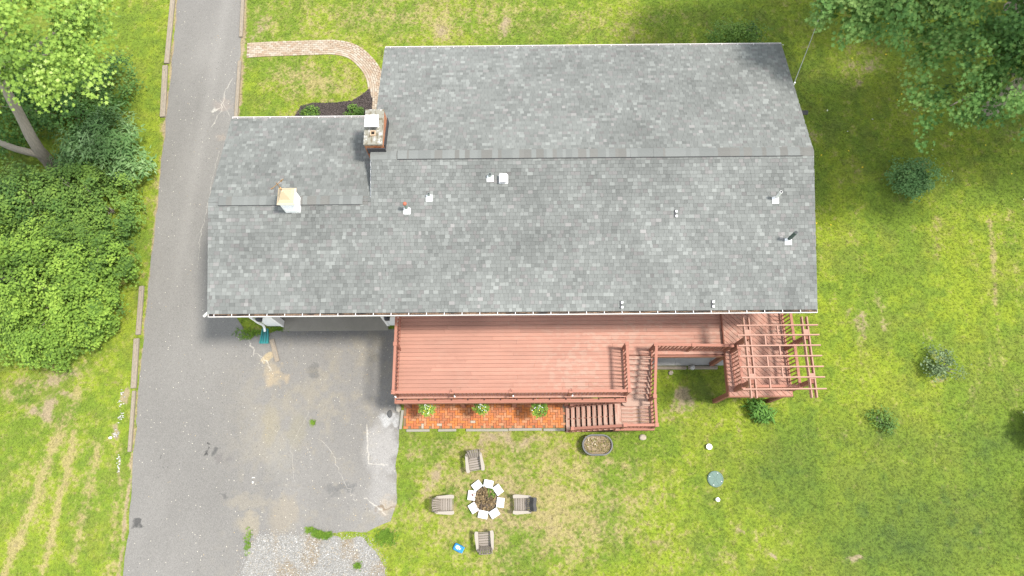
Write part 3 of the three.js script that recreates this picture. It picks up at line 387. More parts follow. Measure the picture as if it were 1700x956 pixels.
{
  const root = deck, Y = 2.35, at0 = W(root, 0, 0, 0);
  const board = (P, y, m, name = 'deck_board') => { const g = planarUV(slab(P, y - .032, y), -4.6, -7, 14.8, 4.7); return mesh(name, g, m, root, at0); };
  // main deck boards, butt joints staggered
  const pitch = .1465, R = [];
  for (let r = 0, z = -6.82; z < -3.52; r++, z += pitch) {
    const z1 = Math.min(z + pitch - .009, -3.5), xe = z1 < -5.03 ? 7.78 : 3.99, cuts = [-4.44]; let x = -4.44 + rr(1.2, 4.5); while (x < xe - .8) { cuts.push(x); x += rr(2.6, 4.9); } cuts.push(xe);
    for (let k = 0; k + 1 < cuts.length; k++) board([[cuts[k] + .003, z], [cuts[k + 1] - .003, z], [cuts[k + 1] - .003, z1], [cuts[k] + .003, z1]], Y - rr(0, .003), deckM[Math.floor(rr(0, 5))]);
  }
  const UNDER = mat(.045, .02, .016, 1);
  for (const z of [-6.6, -5.1, -3.6]) bx('beam', POST, root, [-4.4, z < -5 ? 7.7 : 3.9], [2.06, 2.28], [z - .05, z + .05]);
  for (let x = -4.2; x < 7.8; x += .6) bx('joist', UNDER, root, [x - .02, x + .02], [2.24, 2.315], [-6.8, x < 3.9 ? -3.42 : -5.1]);
  // fascia
  bx('fascia_board', RAIL, root, [-4.45, 4.02], [2.08, 2.345], [-3.36, -3.325]); bx('fascia_board', RAIL, root, [-4.48, -4.445], [2.08, 2.345], [-6.8, -3.325]); bx('fascia_board', RAIL, root, [3.995, 4.025], [2.08, 2.345], [-4.9, -3.362]); bx('fascia_board', RAIL, root, [5.05, 7.74], [2.08, 2.345], [-5.025, -4.99]);
  bx('ledge_board', RAIL, root, [-4.44, 4.0], [2.2, 2.29], [-3.46, -3.362]);
  // posts
  for (const [x, z] of [[-4.25, -3.5], [-2.1, -3.5], [-.1, -3.5], [1.93, -3.52], [7.85, -5.1], [7.86, -3.62], [9.98, -3.62], [9.95, -6.6], [7.85, -6.6], [-4.25, -6.6], [3.9, -3.5], [3.9, -5.1]]) { const p = bx('post', POST, root, [x - .075, x + .075], [0, x > 7 ? 2.3 : 2.06], [z - .075, z + .075]); if (x < 7) mesh('post_base', boxG(.22, .05, .22), EDGE, p, [0, -1.005, 0]); }
  // pergola platform: one step up, boards laid diagonally
  const R2 = [7.74, 10.0, -6.82, -3.5], Y2 = 2.5, clip = (P, f) => { const o = []; P.forEach((a, i) => { const b = P[(i + 1) % P.length], fa = f(a), fb = f(b); if (fa >= 0) o.push(a); if (fa * fb < 0) { const t = fa / (fa - fb); o.push([a[0] + (b[0] - a[0]) * t, a[1] + (b[1] - a[1]) * t]); } }); return o; };
  for (let d = -20; d < 10; d += .147) { // lines x - z = d run down to the right
    let P = [[R2[0], R2[2]], [R2[1], R2[2]], [R2[1], R2[3]], [R2[0], R2[3]]], s = 1 / Math.SQRT2; const D = d + 20; P = clip(P, p => (p[0] - p[1]) * s - D); P = clip(P, p => D + .134 - (p[0] - p[1]) * s); if (P.length > 2) board(P, Y2 - rr(0, .003), deckM[Math.floor(rr(0, 5))]);
  }
  bx('fascia_board', POST, root, [7.705, 7.738], [2.2, 2.495], [-6.8, -3.47]); bx('fascia_board', RAIL, root, [7.7, 10.04], [2.2, 2.495], [-3.498, -3.463]); bx('fascia_board', RAIL, root, [10.002, 10.036], [2.2, 2.495], [-6.8, -3.5]); bx('beam', POST, root, [7.75, 10], [2.2, 2.45], [-3.72, -3.62]); bx('beam', POST, root, [7.75, 10], [2.2, 2.45], [-5.2, -5.1]); bx('beam', UNDER, root, [7.74, 9.99], [2.38, 2.455], [-6.8, -3.75]);
  // railing section between two points at floor height y
  function railing(a, b, ya, yb, h = 1.0, endA = true, endB = true, posts = []) {
    const g = new THREE.Group(); g.name = 'railing'; root.add(g); const L = Math.hypot(b[0] - a[0], b[1] - a[1]), P = (t, y) => [a[0] + (b[0] - a[0]) * t, ya + (yb - ya) * t + y, a[1] + (b[1] - a[1]) * t];
    const alongX = Math.abs(b[0] - a[0]) > Math.abs(b[1] - a[1]);
    beam('top_rail', RAIL, root, P(0, h), P(1, h), .095, .036, g); beam('rail', RAIL, root, P(0, h - .06), P(1, h - .06), .04, .085, g); beam('rail', RAIL, root, P(0, .11), P(1, .11), .04, .085, g);
    const n = Math.max(2, Math.round(L / .142)); for (let i = 1; i < n; i++) { const p = P(i / n, 0); mesh('baluster', boxG(.036, h - .1, .036), BAL, g, W(root, p[0], p[1] + h / 2 - .02, p[2])); }
    const ts = [...(endA ? [0] : []), ...posts, ...(endB ? [1] : [])];
    for (const t of ts) { const p = P(t, 0); mesh('rail_post', boxG(.1, h + .16, .1), POST, g, W(root, p[0], p[1] + h / 2 - .1, p[2])); mesh('post_cap', boxG(.135, .03, .135), RAIL, g, W(root, p[0], p[1] + h + .035, p[2])); }
    return g;
  }
  railing([-4.37, -6.75], [-4.37, -3.585], Y, Y, 1, false, true, [.45]); railing([-4.37, -3.585], [3.97, -3.585], Y, Y, 1, false, true, [.248, .499, .752]); railing([3.97, -5.28], [3.97, -3.585], Y, Y, 1, true, false);
  railing([5.0, -5.24], [7.72, -5.18], Y, Y, 1, true, true, [.5]); railing([7.93, -5.1], [7.95, -3.68], Y2, Y2, .95, true, true); railing([9.93, -6.72], [9.95, -3.7], Y2, Y2, .95, false, true, [.5]); railing([7.95, -3.7], [9.95, -3.7], Y2, Y2, .95, false, false);
  railing([5.02, -5.24], [5.02, -3.5], Y + .05, 1.5, 1, false, true); railing([5.08, -3.46], [5.08, -2.5], 1.24, 1.24, .98, false, true); railing([3.93, -2.5], [5.08, -2.5], 1.24, 1.24, .98, true, false); railing([2.1, -2.49], [3.93, -2.49], .12, 1.22, 1, true, false); railing([2.1, -3.42], [3.93, -3.42], .12, 1.22, .96, true, false);
  // white post lights on the front railing
  const LAMP = mat(.85, .87, .9, .4); for (const x of [-4.42, -2.3, -.2, 1.92]) { const l = mesh('post_light', new THREE.CylinderGeometry(.02, .03, .12, 10), LAMP, root, W(root, x + .07, 2.95, -3.48)); mesh('light_bracket', boxG(.02, .02, .1), mat(.04, .04, .04, .6), l, [0, .02, -.05]); mesh('plant_hook', tube([[0, -.1, -.1], [-.02, .45, -.1], [-.04, .55, -.12], [-.06, .5, -.2]], [.008, .008], 5), mat(.05, .02, .02, .6), l, [-.03, 0, 0]); }
  // upper flight
  const tr = (x0, x1, y, z0, z1, i) => { const g = boxG(x1 - x0, .036, z1 - z0); return mesh('stair_tread', g, treadM[i % 3], root, W(root, (x0 + x1) / 2, y - .018, (z0 + z1) / 2)); };
  bx('stair_tread', treadM[1], root, [4.06, 5.04], [Y - .034, Y + .003], [-5.02, -4.9]);
  for (let k = 1; k <= 6; k++) { const z1 = -4.925 + .2 * k; tr(4.08, 5.02, Y - .138 * k, z1 - .27, z1 - .004, k); bx('riser_board', POST, root, [4.09, 5.01], [Y - .138 * k - .1015, Y - .138 * k - .0365], [z1 - .045, z1 - .02]); }
  { const s = new THREE.Shape(); s.moveTo(3.96, 3.86); s.lineTo(5.03, 3.86); s.lineTo(5.03, 3.29); s.lineTo(4.12, 3.29); s.quadraticCurveTo(3.98, 3.32, 3.96, 3.5); s.lineTo(3.96, 3.86); const g = new THREE.ExtrudeGeometry(s, { depth: .06, bevelEnabled: false, curveSegments: 10 }); g.rotateX(-Math.PI / 2); planarUV(g, 0, -8, 2, 2); g.translate(0, 1.32, 0); const m = mesh('stair_platform', g, treadM[1], root, at0); }
  for (const x of [4.07, 5.04]) beam('stringer', POST, root, [x, 2.2, -5.0], [x, 1.3, -3.6], .04, .22);
  bx('riser_board', POST, root, [4.09, 5.01], [Y - .1015, Y - .0365], [-4.97, -4.945]); bx('riser_board', POST, root, [4.0, 5.02], [1.24, 1.32], [-3.35, -3.32]);
  // landing
  for (let z = -3.6, i = 0; z < -2.5; z += .146, i++) bx('landing_board', treadM[i % 3], root, [3.96, 5.14], [1.206, 1.24], [z, Math.min(z + .138, -2.44)]);
  bx('landing_board', treadM[2], root, [3.72, 3.95], [1.206, 1.242], [-3.5, -2.44]);
  bx('fascia_board', RAIL, root, [3.7, 5.18], [1.0, 1.235], [-2.436, -2.4]); bx('fascia_board', RAIL, root, [5.142, 5.175], [1.0, 1.235], [-3.6, -2.437]); bx('ledge_board', RAIL, root, [3.9, 5.16], [1.244, 1.27], [-2.56, -2.42]);
  for (const [x, z] of [[3.8, -2.52], [5.06, -2.52], [5.06, -3.5], [3.8, -3.5]]) bx('post', POST, root, [x - .05, x + .05], [0, 1.2], [z - .05, z + .05]);
  // lower flight, open risers
  for (let k = 1; k <= 9; k++) { const x = 1.93 + .197 * (k - 1); bx('stair_tread', treadM[k % 3], root, [x, x + .15], [.124 * k - .036, .124 * k], [-3.5, -2.44]); }
  for (const z of [-3.46, -2.95, -2.47]) beam('stringer', POST, root, [1.95, -.02, z], [3.72, 1.07, z], .04, .2);
  bx('under_stair_shade', UNDER, root, [1.9, 3.98], [.0, .03], [-3.5, -2.46]);  // dark sheet added to stand for the shade below the open treads
}
// pergola
{
  const root = thing('pergola', 'open red timber pergola standing over the raised end of the deck', 'pergola', [9, 2.5, -4.5]);
  for (const x of [7.9, 8.08, 9.93, 10.1]) beam('beam', LATT, root, [x, 4.32, -5.97], [x, 4.32, -3.16], .04, .17);
  for (const x of [7.99, 10.015]) for (const z of [-5.25, -3.72]) { bx('post', POST, root, [x - .07, x + .07], [2.42, 4.36], [z - .07, z + .07]); bx('spacer_block', LATT, root, [x - .07, x + .07], [4.2, 4.4], [z - .26, z - .07]); }
  const zs = [-5.645, -5.3, -4.935, -4.57, -4.2, -3.84, -3.445]; zs.forEach(z => beam('rafter', LATT, root, [7.6, 4.46, z], [10.4, 4.46, z], .04, .1));
  for (let i = 0; i < 6; i++) { const x = i % 2 ? 8.54 : 9.0; beam('blocking', LATT, root, [x, 4.45, zs[i] + .022], [x, 4.45, zs[i + 1] - .022], .038, .09); }
}

// ------------------------------------------------------------------ foliage
const G = (pos, idx) => { const g = new THREE.BufferGeometry(); g.setAttribute('position', new THREE.Float32BufferAttribute(pos, 3)); g.setIndex(idx); const n = g.toNonIndexed(); n.computeVertexNormals(); return n; };
const LEAF = G([0, 0, 0, .35, .1, .35, 0, 0, 1, -.35, .1, .35, 0, -.02, .45], [0, 1, 4, 4, 1, 2, 0, 4, 3, 4, 2, 3].map((v, i, a) => v));
const MAPLE = G([0, 0, 0, .5, .1, .15, .22, .02, .35, .55, .12, .7, .15, 0, .65, 0, .05, 1.05, -.15, 0, .65, -.55, .12, .7, -.22, .02, .35, -.5, .1, .15], [0, 2, 1, 0, 4, 2, 2, 4, 3, 0, 6, 4, 4, 6, 5, 0, 8, 6, 6, 8, 7, 0, 9, 8]);
const FROND = G([0, 0, 0, .16, .03, .2, .1, .06, .6, 0, .02, 1, -.1, .06, .6, -.16, .03, .2, .0, .0, .5], [0, 1, 6, 1, 2, 6, 2, 3, 6, 6, 3, 4, 6, 4, 5, 6, 5, 0]);
const leafMat = new THREE.MeshPhysicalMaterial({ color: 0xffffff, roughness: .8, specularIntensity: .5, side: THREE.DoubleSide, transmission: .38, thickness: 0 });
const BARK = new THREE.MeshStandardMaterial({ map: tex(256, 256, (u, v, i, j) => { const k = .6 + .6 * fbm(u * 40, v * 8, 4, 601) + .2 * (hash(i, j, 3) - .5); return [.27 * k, .235 * k, .195 * k]; }, true, true), roughness: .95 });
function dirMatrix(x, y, z, nx, ny, nz, s, lean) { // a leaf whose face looks along n
  const n = new THREE.Vector3(nx + gauss() * lean, ny + gauss() * lean, nz + gauss() * lean).normalize(), t = new THREE.Vector3(rr(-1, 1), rr(-1, 1), rr(-1, 1)), a = t.cross(n).normalize(), b = n.clone().cross(a);
  return new THREE.Matrix4().makeBasis(a.multiplyScalar(-s), n.multiplyScalar(s), b.multiplyScalar(s)).setPosition(x, y, z);
}
const pick = (pal, t) => { const k = t * (pal.length - 1), i = Math.min(pal.length - 2, Math.floor(k)); return mixc(pal[i], pal[i + 1], k - i); };
// lobes: [x, y, z, rx, ry, rz] ; leaves gather into sprays near the skin of each lobe
function foliage(name, parent, lobes, sprays, per, geo, size, pal, o = {}) {
  const L = [], vol = lobes.map(l => l[3] * l[5] + l[3] * l[4]), sum = vol.reduce((a, b) => a + b), ox = parent.position.x, oy = parent.position.y, oz = parent.position.z, rad = o.spray || .45, floor = o.floor ?? .05;
  lobes.forEach((l, li) => {
    const n = Math.round(sprays * vol[li] / sum);
    for (let i = 0; i < n; i++) {
      let th = rr(0, Math.PI * 2), st = o.reach || 1, cy = rr(o.low ?? -.5, 1), q = Math.sqrt(Math.max(0, 1 - cy * cy)), d = [q * Math.cos(th), cy, q * Math.sin(th)], lump = 1 + (o.lump ?? .35) * (fbm(d[0] * 2.2 + li * 9, d[2] * 2.2 + d[1] * 2.2, 3, 700 + li) - .5) * 2, r = lump * (rnd() < .25 ? rr(.45, .85) : rr(.8, 1.05));
      const c = [l[0] + d[0] * l[3] * r, l[1] + d[1] * l[4] * r, l[2] + d[2] * l[5] * r], ton0 = 0; let ton = Math.min(1, Math.max(0, .5 + gauss() * .28 + (o.tone || 0)));
      const gp = fbm(c[0] * (o.gs || 1.1) + 50, c[2] * (o.gs || 1.1) + c[1] * .9, 2, 730); if (o.gap && gp < o.gap) continue; ton = Math.min(1, Math.max(0, ton + (o.vary ?? .8) * (fbm(c[0] * .9, c[2] * .9 + c[1] * .5, 2, 740) - .5))); const hx = d[0] / (q + .01), hz = d[2] / (q + .01);
      const m = per * rr(.6, 1.4);
      for (let k = 0; k < m; k++) { const al = gauss() * rad * (st - 1), x = c[0] + gauss() * rad + al * hx, y = c[1] + gauss() * rad * .55 - (st > 1 ? al * .25 : 0), z = c[2] + gauss() * rad + al * hz; if (y < floor) continue; const col = pick(pal, Math.min(1, Math.max(0, ton + gauss() * .22))), s = size * rr(.65, 1.3); L.push([dirMatrix(x - ox, y - oy, z - oz, d[0] * .6, .75 + d[1] * .3, d[2] * .6, s, o.lean ?? .45), col]); }
    }
  });
  L.forEach(e => { e[1] = e[1].map(q => Math.min(.62, q * 1.3)); }); return instanced(name, geo, leafMat, L, parent);
}
function tree(name, label, cat, base, trunkPts, radii, lobes, sprays, per, geo, size, pal, o = {}) {
  const t = thing(name, label, cat, [base[0], 0, base[1]], o.group), loc = p => [p[0] - base[0], p[1], p[2] - base[1]];
  mesh('trunk', tube(trunkPts.map(loc), radii, 12, .16), BARK, t);
  const top = trunkPts[trunkPts.length - 1];
  (o.limbs || []).forEach(l => mesh('limb', tube(l[0].map(loc), l[1], 8, .12), BARK, t));
  lobes.forEach((l, i) => { const f = trunkPts[Math.max(1, trunkPts.length - 2)], s = [f[0] + (top[0] - f[0]) * hash(i, 1, 4), f[1] + (top[1] - f[1]) * hash(i, 1, 4), f[2] + (top[2] - f[2]) * hash(i, 1, 4)]; mesh('limb', tube([s, [(s[0] + l[0]) / 2 + .2, (s[1] + l[1]) / 2 - .1, (s[2] + l[2]) / 2], [l[0], l[1] + l[4] * .3, l[2]]].map(loc), [radii[radii.length - 1] * .7, radii[radii.length - 1] * .4, .02], 6, .1), BARK, t); });
  foliage('crown', t, lobes, sprays, per, geo, size, pal, o); return t;
}
function shrub(name, label, cat, base, lobes, sprays, per, geo, size, pal, o = {}) {
  const t = thing(name, label, cat, [base[0], 0, base[1]], o.group);
  const n = (o.stems ?? 4) * (o.thick ? 3 : 1); for (let i = 0; i < n; i++) { const l = lobes[i % lobes.length], e = [l[0] - base[0] + gauss() * l[3] * .4, l[1] + l[4] * rr(.5, .98), l[2] - base[1] + gauss() * l[5] * .4]; mesh('stem', tube([[gauss() * .1, 0, gauss() * .1], [e[0] * .5, e[1] * .55, e[2] * .5], e], [o.thick || .03, (o.thick || .03) * .6, .006], 6), BARK, t); }
  foliage('foliage', t, lobes, sprays, per, geo, size, pal, o); return t;
}
const BRIGHT = [[.045, .095, .014], [.095, .17, .022], [.15, .245, .03], [.22, .32, .045]], MID = [[.035, .085, .016], [.075, .145, .024], [.115, .195, .032], [.16, .25, .04]], DARKG = [[.03, .078, .016], [.052, .125, .024], [.085, .17, .034], [.15, .235, .06]], BLUE = [[.04, .1, .028], [.07, .15, .045], [.1, .19, .06], [.15, .24, .09]], LIGHT = [[.08, .145, .02], [.14, .23, .03], [.225, .325, .055], [.34, .42, .14]];
// left: maple leaning over the thicket
tree('maple_tree', 'pale green maple with a leaning grey trunk at the edge of the side lawn', 'tree', [-20.5, -14.2], [[-20.5, -.1, -14.15], [-20.45, 1.2, -14.45], [-20.15, 2.8, -14.95], [-19.7, 4.6, -15.35], [-18.8, 7.2, -15.9]], [.29, .24, .2, .17, .12],
  [[-16.6, 8.6, -15.2, 2.9, 1.5, 2.3], [-18.6, 9.6, -14.4, 2.4, 1.4, 2.3], [-19.4, 9.2, -17.6, 3.2, 1.8, 2.2], [-16.6, 9.0, -17.6, 2.6, 1.5, 1.7], [-21.5, 9.5, -15.8, 2.4, 1.8, 2.6], [-14.6, 8.3, -14.2, 1.5, .8, 1.3], [-15.7, 8.3, -13.4, 1.3, .7, 1.0], [-17.4, 8.5, -13.3, 1.4, .8, .8], [-13.9, 8.6, -16.2, 1.0, .6, 1.2]], 1500, 20, MAPLE, .12, LIGHT, { lump: .6, spray: .32, reach: 2.3, gap: .4, gs: 1.3, low: -.4, vary: .8, limbs: [[[[-20.45, .9, -14.3], [-21.2, 1.5, -14.3], [-22.4, 2.2, -14.7], [-24, 4, -15]], [.18, .15, .12, .08]]] });
// thicket on the left, each shrub its own
shrub('thicket_shrub', 'largest bright green shrub of the side thicket, nearest the driveway', 'shrub', [-18.3, -8], [[-18.2, 1.4, -8.2, 2.3, 1.6, 2.4], [-17.2, 1.2, -9.2, 1.35, 1.2, 1.6], [-17.4, 1.0, -7.4, 1.35, 1.1, 1.4], [-18.6, 1.1, -6.3, 1.3, 1.2, 1.1], [-19.8, 1.6, -8.6, 1.6, 1.7, 2]], 1500, 30, LEAF, .12, BRIGHT, { stems: 9, thick: .05, spray: .24, tone: .05, lump: .7, gap: .37, gs: 1.6, vary: .8 });
shrub('thicket_shrub', 'deep green shrub spreading just below the foot of the leaning maple', 'shrub', [-20.3, -11.6], [[-20.3, 1.2, -11.9, 1.8, 1.2, 1.5], [-21.8, 1.5, -11.4, 1.6, 1.4, 1.7], [-18.9, .9, -11.2, 1.3, 1.1, 1.1]], 640, 30, LEAF, .12, MID, { stems: 5, spray: .25, lump: .7, gap: .37, gs: 1.6, vary: .8 });
shrub('thicket_shrub', 'mid green shrub filling the thicket right of the maple trunk', 'shrub', [-17.5, -12], [[-17.4, .9, -12.1, 1.3, 1.0, 1.4], [-18.8, .9, -12.9, 1.2, 1, 1.2], [-16.9, .7, -11.2, .8, .8, .9]], 400, 30, LEAF, .12, MID, { stems: 5, spray: .25, lump: .7, gap: .38, gs: 1.6, vary: .8 });
shrub('sumac_shrub', 'feathery blue green shrub with long leaflets by the side lawn', 'shrub', [-17.6, -14.7], [[-17.4, 1.4, -14.9, 1.1, .7, 1.0], [-16.6, 1.0, -13.9, .7, .5, .8], [-18.5, 1.2, -14.2, 1.0, .6, .9]], 260, 20, FROND, .23, [[.05, .115, .03], [.09, .175, .05], [.14, .235, .08], [.2, .3, .13]], { stems: 6, spray: .3, lean: .35, lump: .7, gap: .36 });
shrub('thicket_shrub', 'deep green undergrowth shrub beneath the maple crown', 'shrub', [-19, -16.4], [[-19, 1.1, -16.4, 1.6, 1.1, 1.5], [-20.6, 1.3, -17.6, 2, 1.4, 2], [-22.3, 1.4, -16.2, 1.6, 1.4, 1.8], [-18, .8, -17.8, 1, .8, 1.2]], 420, 30, LEAF, .13, DARKG, { stems: 6, spray: .34 });
shrub('thicket_shrub', 'rounded green shrub at the lower end of the side thicket', 'shrub', [-20.3, -6.5], [[-20.2, 1.1, -6.4, 1.3, 1.2, 1.1], [-21.6, 1.3, -7.6, 1.5, 1.4, 1.7], [-22.6, 1.3, -9.8, 1.6, 1.5, 1.7]], 480, 30, LEAF, .12, BRIGHT, { stems: 6, spray: .26, lump: .7, gap: .38, gs: 1.6, vary: .8 });
tree('young_maple', 'yellow green maple tips reaching in beside the lower thicket', 'tree', [-21.8, -4.9], [[-21.8, -.1, -4.9], [-21.5, 3, -5], [-21, 6.4, -5]], [.16, .12, .08], [[-19.6, 7.0, -4.9, 1.9, 1.0, 1.0], [-21.4, 7.8, -4.9, 2.2, 1.4, 2.0], [-19.6, 6.9, -8.4, 1.7, .8, .8]], 150, 18, MAPLE, .16, LIGHT, { lump: .5, spray: .35 });
// right: trees whose shade falls over the corner of the house
tree('shade_tree', 'dark green maple crown overhanging the lawn near the roof corner', 'tree', [17.6, -24.2], [[17.6, -.1, -24.2], [17.2, 3, -23.6], [15.4, 7.6, -20.6]], [.34, .28, .2], [[11.9, 8.6, -17.6, 1.9, 1.5, 2.3], [13.8, 8.8, -17.2, 2.0, 1.7, 2.4], [12.9, 10, -19.6, 2.6, 2, 2.4], [15.4, 9.4, -18.4, 2.0, 1.8, 2.2], [10.9, 8.6, -19, 1.6, 1.4, 2], [11.3, 8.0, -15.7, 1.2, .8, 1.1], [12.7, 8.2, -15.5, 1.4, .9, 1.1], [16.8, 10, -21, 2.6, 2.2, 2.4]], 1500, 28, MAPLE, .125, DARKG, { lump: .65, spray: .3, reach: 1.6, gap: .36, tone: .1, vary: .8 });
tree('shade_tree', 'tall dark maple beside the far lawn corner with pale sunlit tips', 'tree', [21.4, -16.6], [[21.4, -.1, -16.6], [21, 3.5, -16.3], [19.4, 8, -15.2]], [.36, .3, .22], [[15.4, 7.8, -13.7, 2.0, 1.5, 1.6], [17, 8.6, -12.9, 2.1, 1.9, 1.9], [18.4, 9.8, -14.4, 2.7, 2.2, 2.6], [16, 8.6, -15.4, 2, 1.6, 1.8], [19.6, 9, -12.8, 2.2, 1.8, 1.8], [16.9, 14.2, -15.2, 2.6, 1.8, 2.2], [15.2, 14.6, -17, 2.2, 1.6, 1.9], [19.5, 13, -15.6, 3, 2, 2.6], [20.6, 9, -16, 2.4, 2, 2.2], [14.6, 7.0, -12.5, 1.1, .7, .9]], 1800, 28, MAPLE, .125, DARKG, { lump: .65, spray: .3, reach: 1.6, gap: .36, tone: .12, vary: .8 });
for (const [x, z, y, r, label] of [[26, -15.6, 12, 4.6, 'broad green tree beyond the far end of the right lawn'], [23.5, -22, 12.5, 5, 'tall green tree standing past the front lawn corner'], [31, -17.5, 13, 4.6, 'high green tree set back behind the right lawn']])
  tree('lawn_tree', label, 'tree', [x, z], [[x, -.1, z], [x + .1, y * .4, z], [x - .6, y * .8, z + .1]], [.36, .28, .16], [[x - 1, y, z, r * .7, r * .6, r * .62], [x - 1 - r * .5, y - .8, z, r * .5, r * .4, r * .55], [x - 1 + r * .4, y - .4, z + r * .3, r * .5, r * .4, r * .4], [x - .8, y - .6, z - r * .4, r * .5, r * .4, r * .5], [x - 1, y + r * .4, z, r * .5, r * .35, r * .5]], 420, 22, MAPLE, .26, MID, { lump: .4, spray: .55 });
// shrubs standing in the lawn
shrub('lawn_shrub', 'round blue green shrub alone in the shaded lawn right of the roof', 'shrub', [16.95, -13.1], [[16.8, .75, -13.1, .75, .55, .65], [17.5, .7, -13.25, .6, .5, .6], [17, .6, -12.6, .6, .4, .5]], 190, 16, LEAF, .11, BLUE, { spray: .22, stems: 5, lump: .8, gap: .36, gs: 2.5 });
shrub('lawn_shrub', 'dark grey green shrub with bare twigs alone in the sunny lawn', 'shrub', [16.95, -4.9], [[17.0, .5, -5.0, .6, .4, .5], [16.5, .35, -4.8, .4, .3, .3], [17.3, .4, -4.6, .4, .35, .4]], 95, 12, LEAF, .1, [[.03, .06, .02], [.07, .11, .04], [.12, .17, .075], [.2, .26, .14]], { spray: .2, stems: 9, lump: .8, gap: .4, gs: 3 });
shrub('lawn_plant', 'small wispy dark green plant low in the right lawn', 'plant', [14.25, -2.85], [[14.25, .2, -2.9, .36, .16, .34], [14.5, .18, -2.7, .25, .14, .25]], 46, 8, LEAF, .09, MID, { spray: .2, stems: 4 });
shrub('leafy_plant', 'glossy dark leafy plant at the foot of the pergola corner', 'plant', [9.5, -3.2], [[9.42, .3, -3.25, .3, .26, .26], [9.68, .26, -3.05, .24, .22, .22]], 40, 11, FROND, .22, [[.045, .11, .015], [.075, .17, .022], [.11, .23, .035], [.17, .3, .05]], { spray: .14, stems: 5 });
shrub('foundation_shrub', 'clipped green shrub showing past the upper eave of the main roof', 'shrub', [10.1, -20.3], [[9.8, .6, -20.3, .75, .5, .55], [10.7, .6, -20.3, .65, .5, .5]], 170, 16, LEAF, .1, MID, { spray: .2, stems: 5, lump: .8, gap: .38, gs: 2.5 });
shrub('bed_shrub', 'low green shrub in the mulch near the middle of the garage eave', 'shrub', [-9.18, -16.6], [[-9.18, .25, -16.6, .34, .22, .28]], 45, 16, LEAF, .09, BRIGHT, { spray: .1, stems: 3 });
shrub('bed_shrub', 'low green shrub in the mulch beside the chimney', 'shrub', [-7.2, -16.65], [[-7.2, .25, -16.65, .34, .22, .28]], 45, 16, LEAF, .09, MID, { spray: .1, stems: 3 });
shrub('edge_shrub', 'green shrub with white blossom tips at the right lawn edge', 'shrub', [20.3, -2.4], [[20.2, .7, -2.4, .6, .5, .6], [20.8, .8, -2.2, .8, .6, .7]], 130, 18, LEAF, .12, [[.03, .08, .015], [.07, .15, .02], [.12, .22, .03], [.5, .55, .45]], { spray: .2 });
shrub('edge_shrub', 'plain dark shrub at the right lawn edge below the blossoming one', 'shrub', [20.3, .9], [[20.25, .8, .9, .7, .6, .9], [20.8, 1, 1.2, .9, .8, .9]], 150, 18, LEAF, .12, MID, { spray: .22 });

// ------------------------------------------------------------------ grass
{
  const blade = [], idx = []; let n = 0;
  for (let k = 0; k < 5; k++) { const a = k * 2.4, L = .6 + .4 * hash(k, 1, 1), w = .1, c = Math.cos(a), s = Math.sin(a); blade.push(-s * w, 0, c * w, s * w, 0, -c * w, c * L * .9, .55 + .35 * hash(k, 2, 2), s * L * .9); idx.push(n, n + 1, n + 2); n += 3; }
  const g = G(blade, idx), L = [];
  const N = 330000;
  for (let i = 0; i < N; i++) {
    const x = rr(-24.5, 24.5), z = rr(-24, 3.4);
    if (underHouse(x, z) || inRect(x, z, PATIO, .06) || inRect(x, z, PAD, .02) || (Math.abs(x) < 17 && (inPoly(x, z, DRIVE) || inPoly(x, z, GRAVEL) || inPoly(x, z, MULCH) || onWalk(x, z)))) continue;
    if (x > -4.4 && x < 8 && z < -6.6 && z > -16) continue; if ((x + 1.24) ** 2 + (z - .04) ** 2 < .2) continue;
    const p = lawnParts(x, z); if (rnd() < Math.min(.85, p[2] * .9)) continue;
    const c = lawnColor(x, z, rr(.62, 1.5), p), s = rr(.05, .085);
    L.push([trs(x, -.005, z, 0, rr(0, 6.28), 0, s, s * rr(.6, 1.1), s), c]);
  }
  tag(instanced('grass', g, new THREE.MeshStandardMaterial({ color: 0xffffff, roughness: .8, side: THREE.DoubleSide }), L), 'short mown grass blades covering the lawn', 'grass', null, 'stuff');
  // weeds along the foot of the asphalt and by the garage corner
  const wl = []; const weed = (x, z, rx, rz, k) => { for (let i = 0; i < k; i++) { const a = x + gauss() * rx, b = z + gauss() * rz, s = rr(.06, .13); wl.push([trs(a, .01, b, 0, rr(0, 6.28), 0, s), mixc([.06, .14, .01], [.16, .26, .015], rnd())]); } };
  for (let i = 0; i < 26; i++) { const x = rr(-7.75, -4.75), q = .5 + .9 * fbm(x * 2.2, 3, 2, 91); if (fbm(x * 1.7, 1, 2, 95) > .4) weed(x, 1.3 + rr(-.09, .12), .1 * q, .07 * q, Math.round(55 * q)); } weed(-5.0, 1.4, .3, .22, 330); weed(-7.35, 1.32, .2, .1, 150); weed(-7.9, 1.12, .15, .1, 60); weed(-10.2, 1.5, .12, .4, 70); weed(-10.9, -6.55, .5, .15, 130); weed(-9.85, -6.7, .3, .08, 70); weed(-8.1, -2.9, .1, .1, 25); weed(-6.0, 2.4, .12, .12, 50); weed(-11.1, -6.4, .3, .12, 50);
  tag(instanced('weed', g, new THREE.MeshStandardMaterial({ color: 0xffffff, roughness: .8, side: THREE.DoubleSide }), wl), 'bright green weeds growing along the lower edge of the asphalt', 'weeds', null, 'stuff');
  const fl = []; for (let i = 0; i < 46; i++) { const x = rr(10.5, 22), z = rr(-22, -11); fl.push([dirMatrix(x, .07, z, 0, 1, 0, rr(.07, .12), .2), rnd() < .75 ? [.75, .55, .04] : [.7, .7, .6]]); }
  tag(instanced('fallen_leaf', LEAF, leafMat, fl), 'yellow fallen leaves dotted over the shaded lawn', 'leaves', null, 'stuff');
}

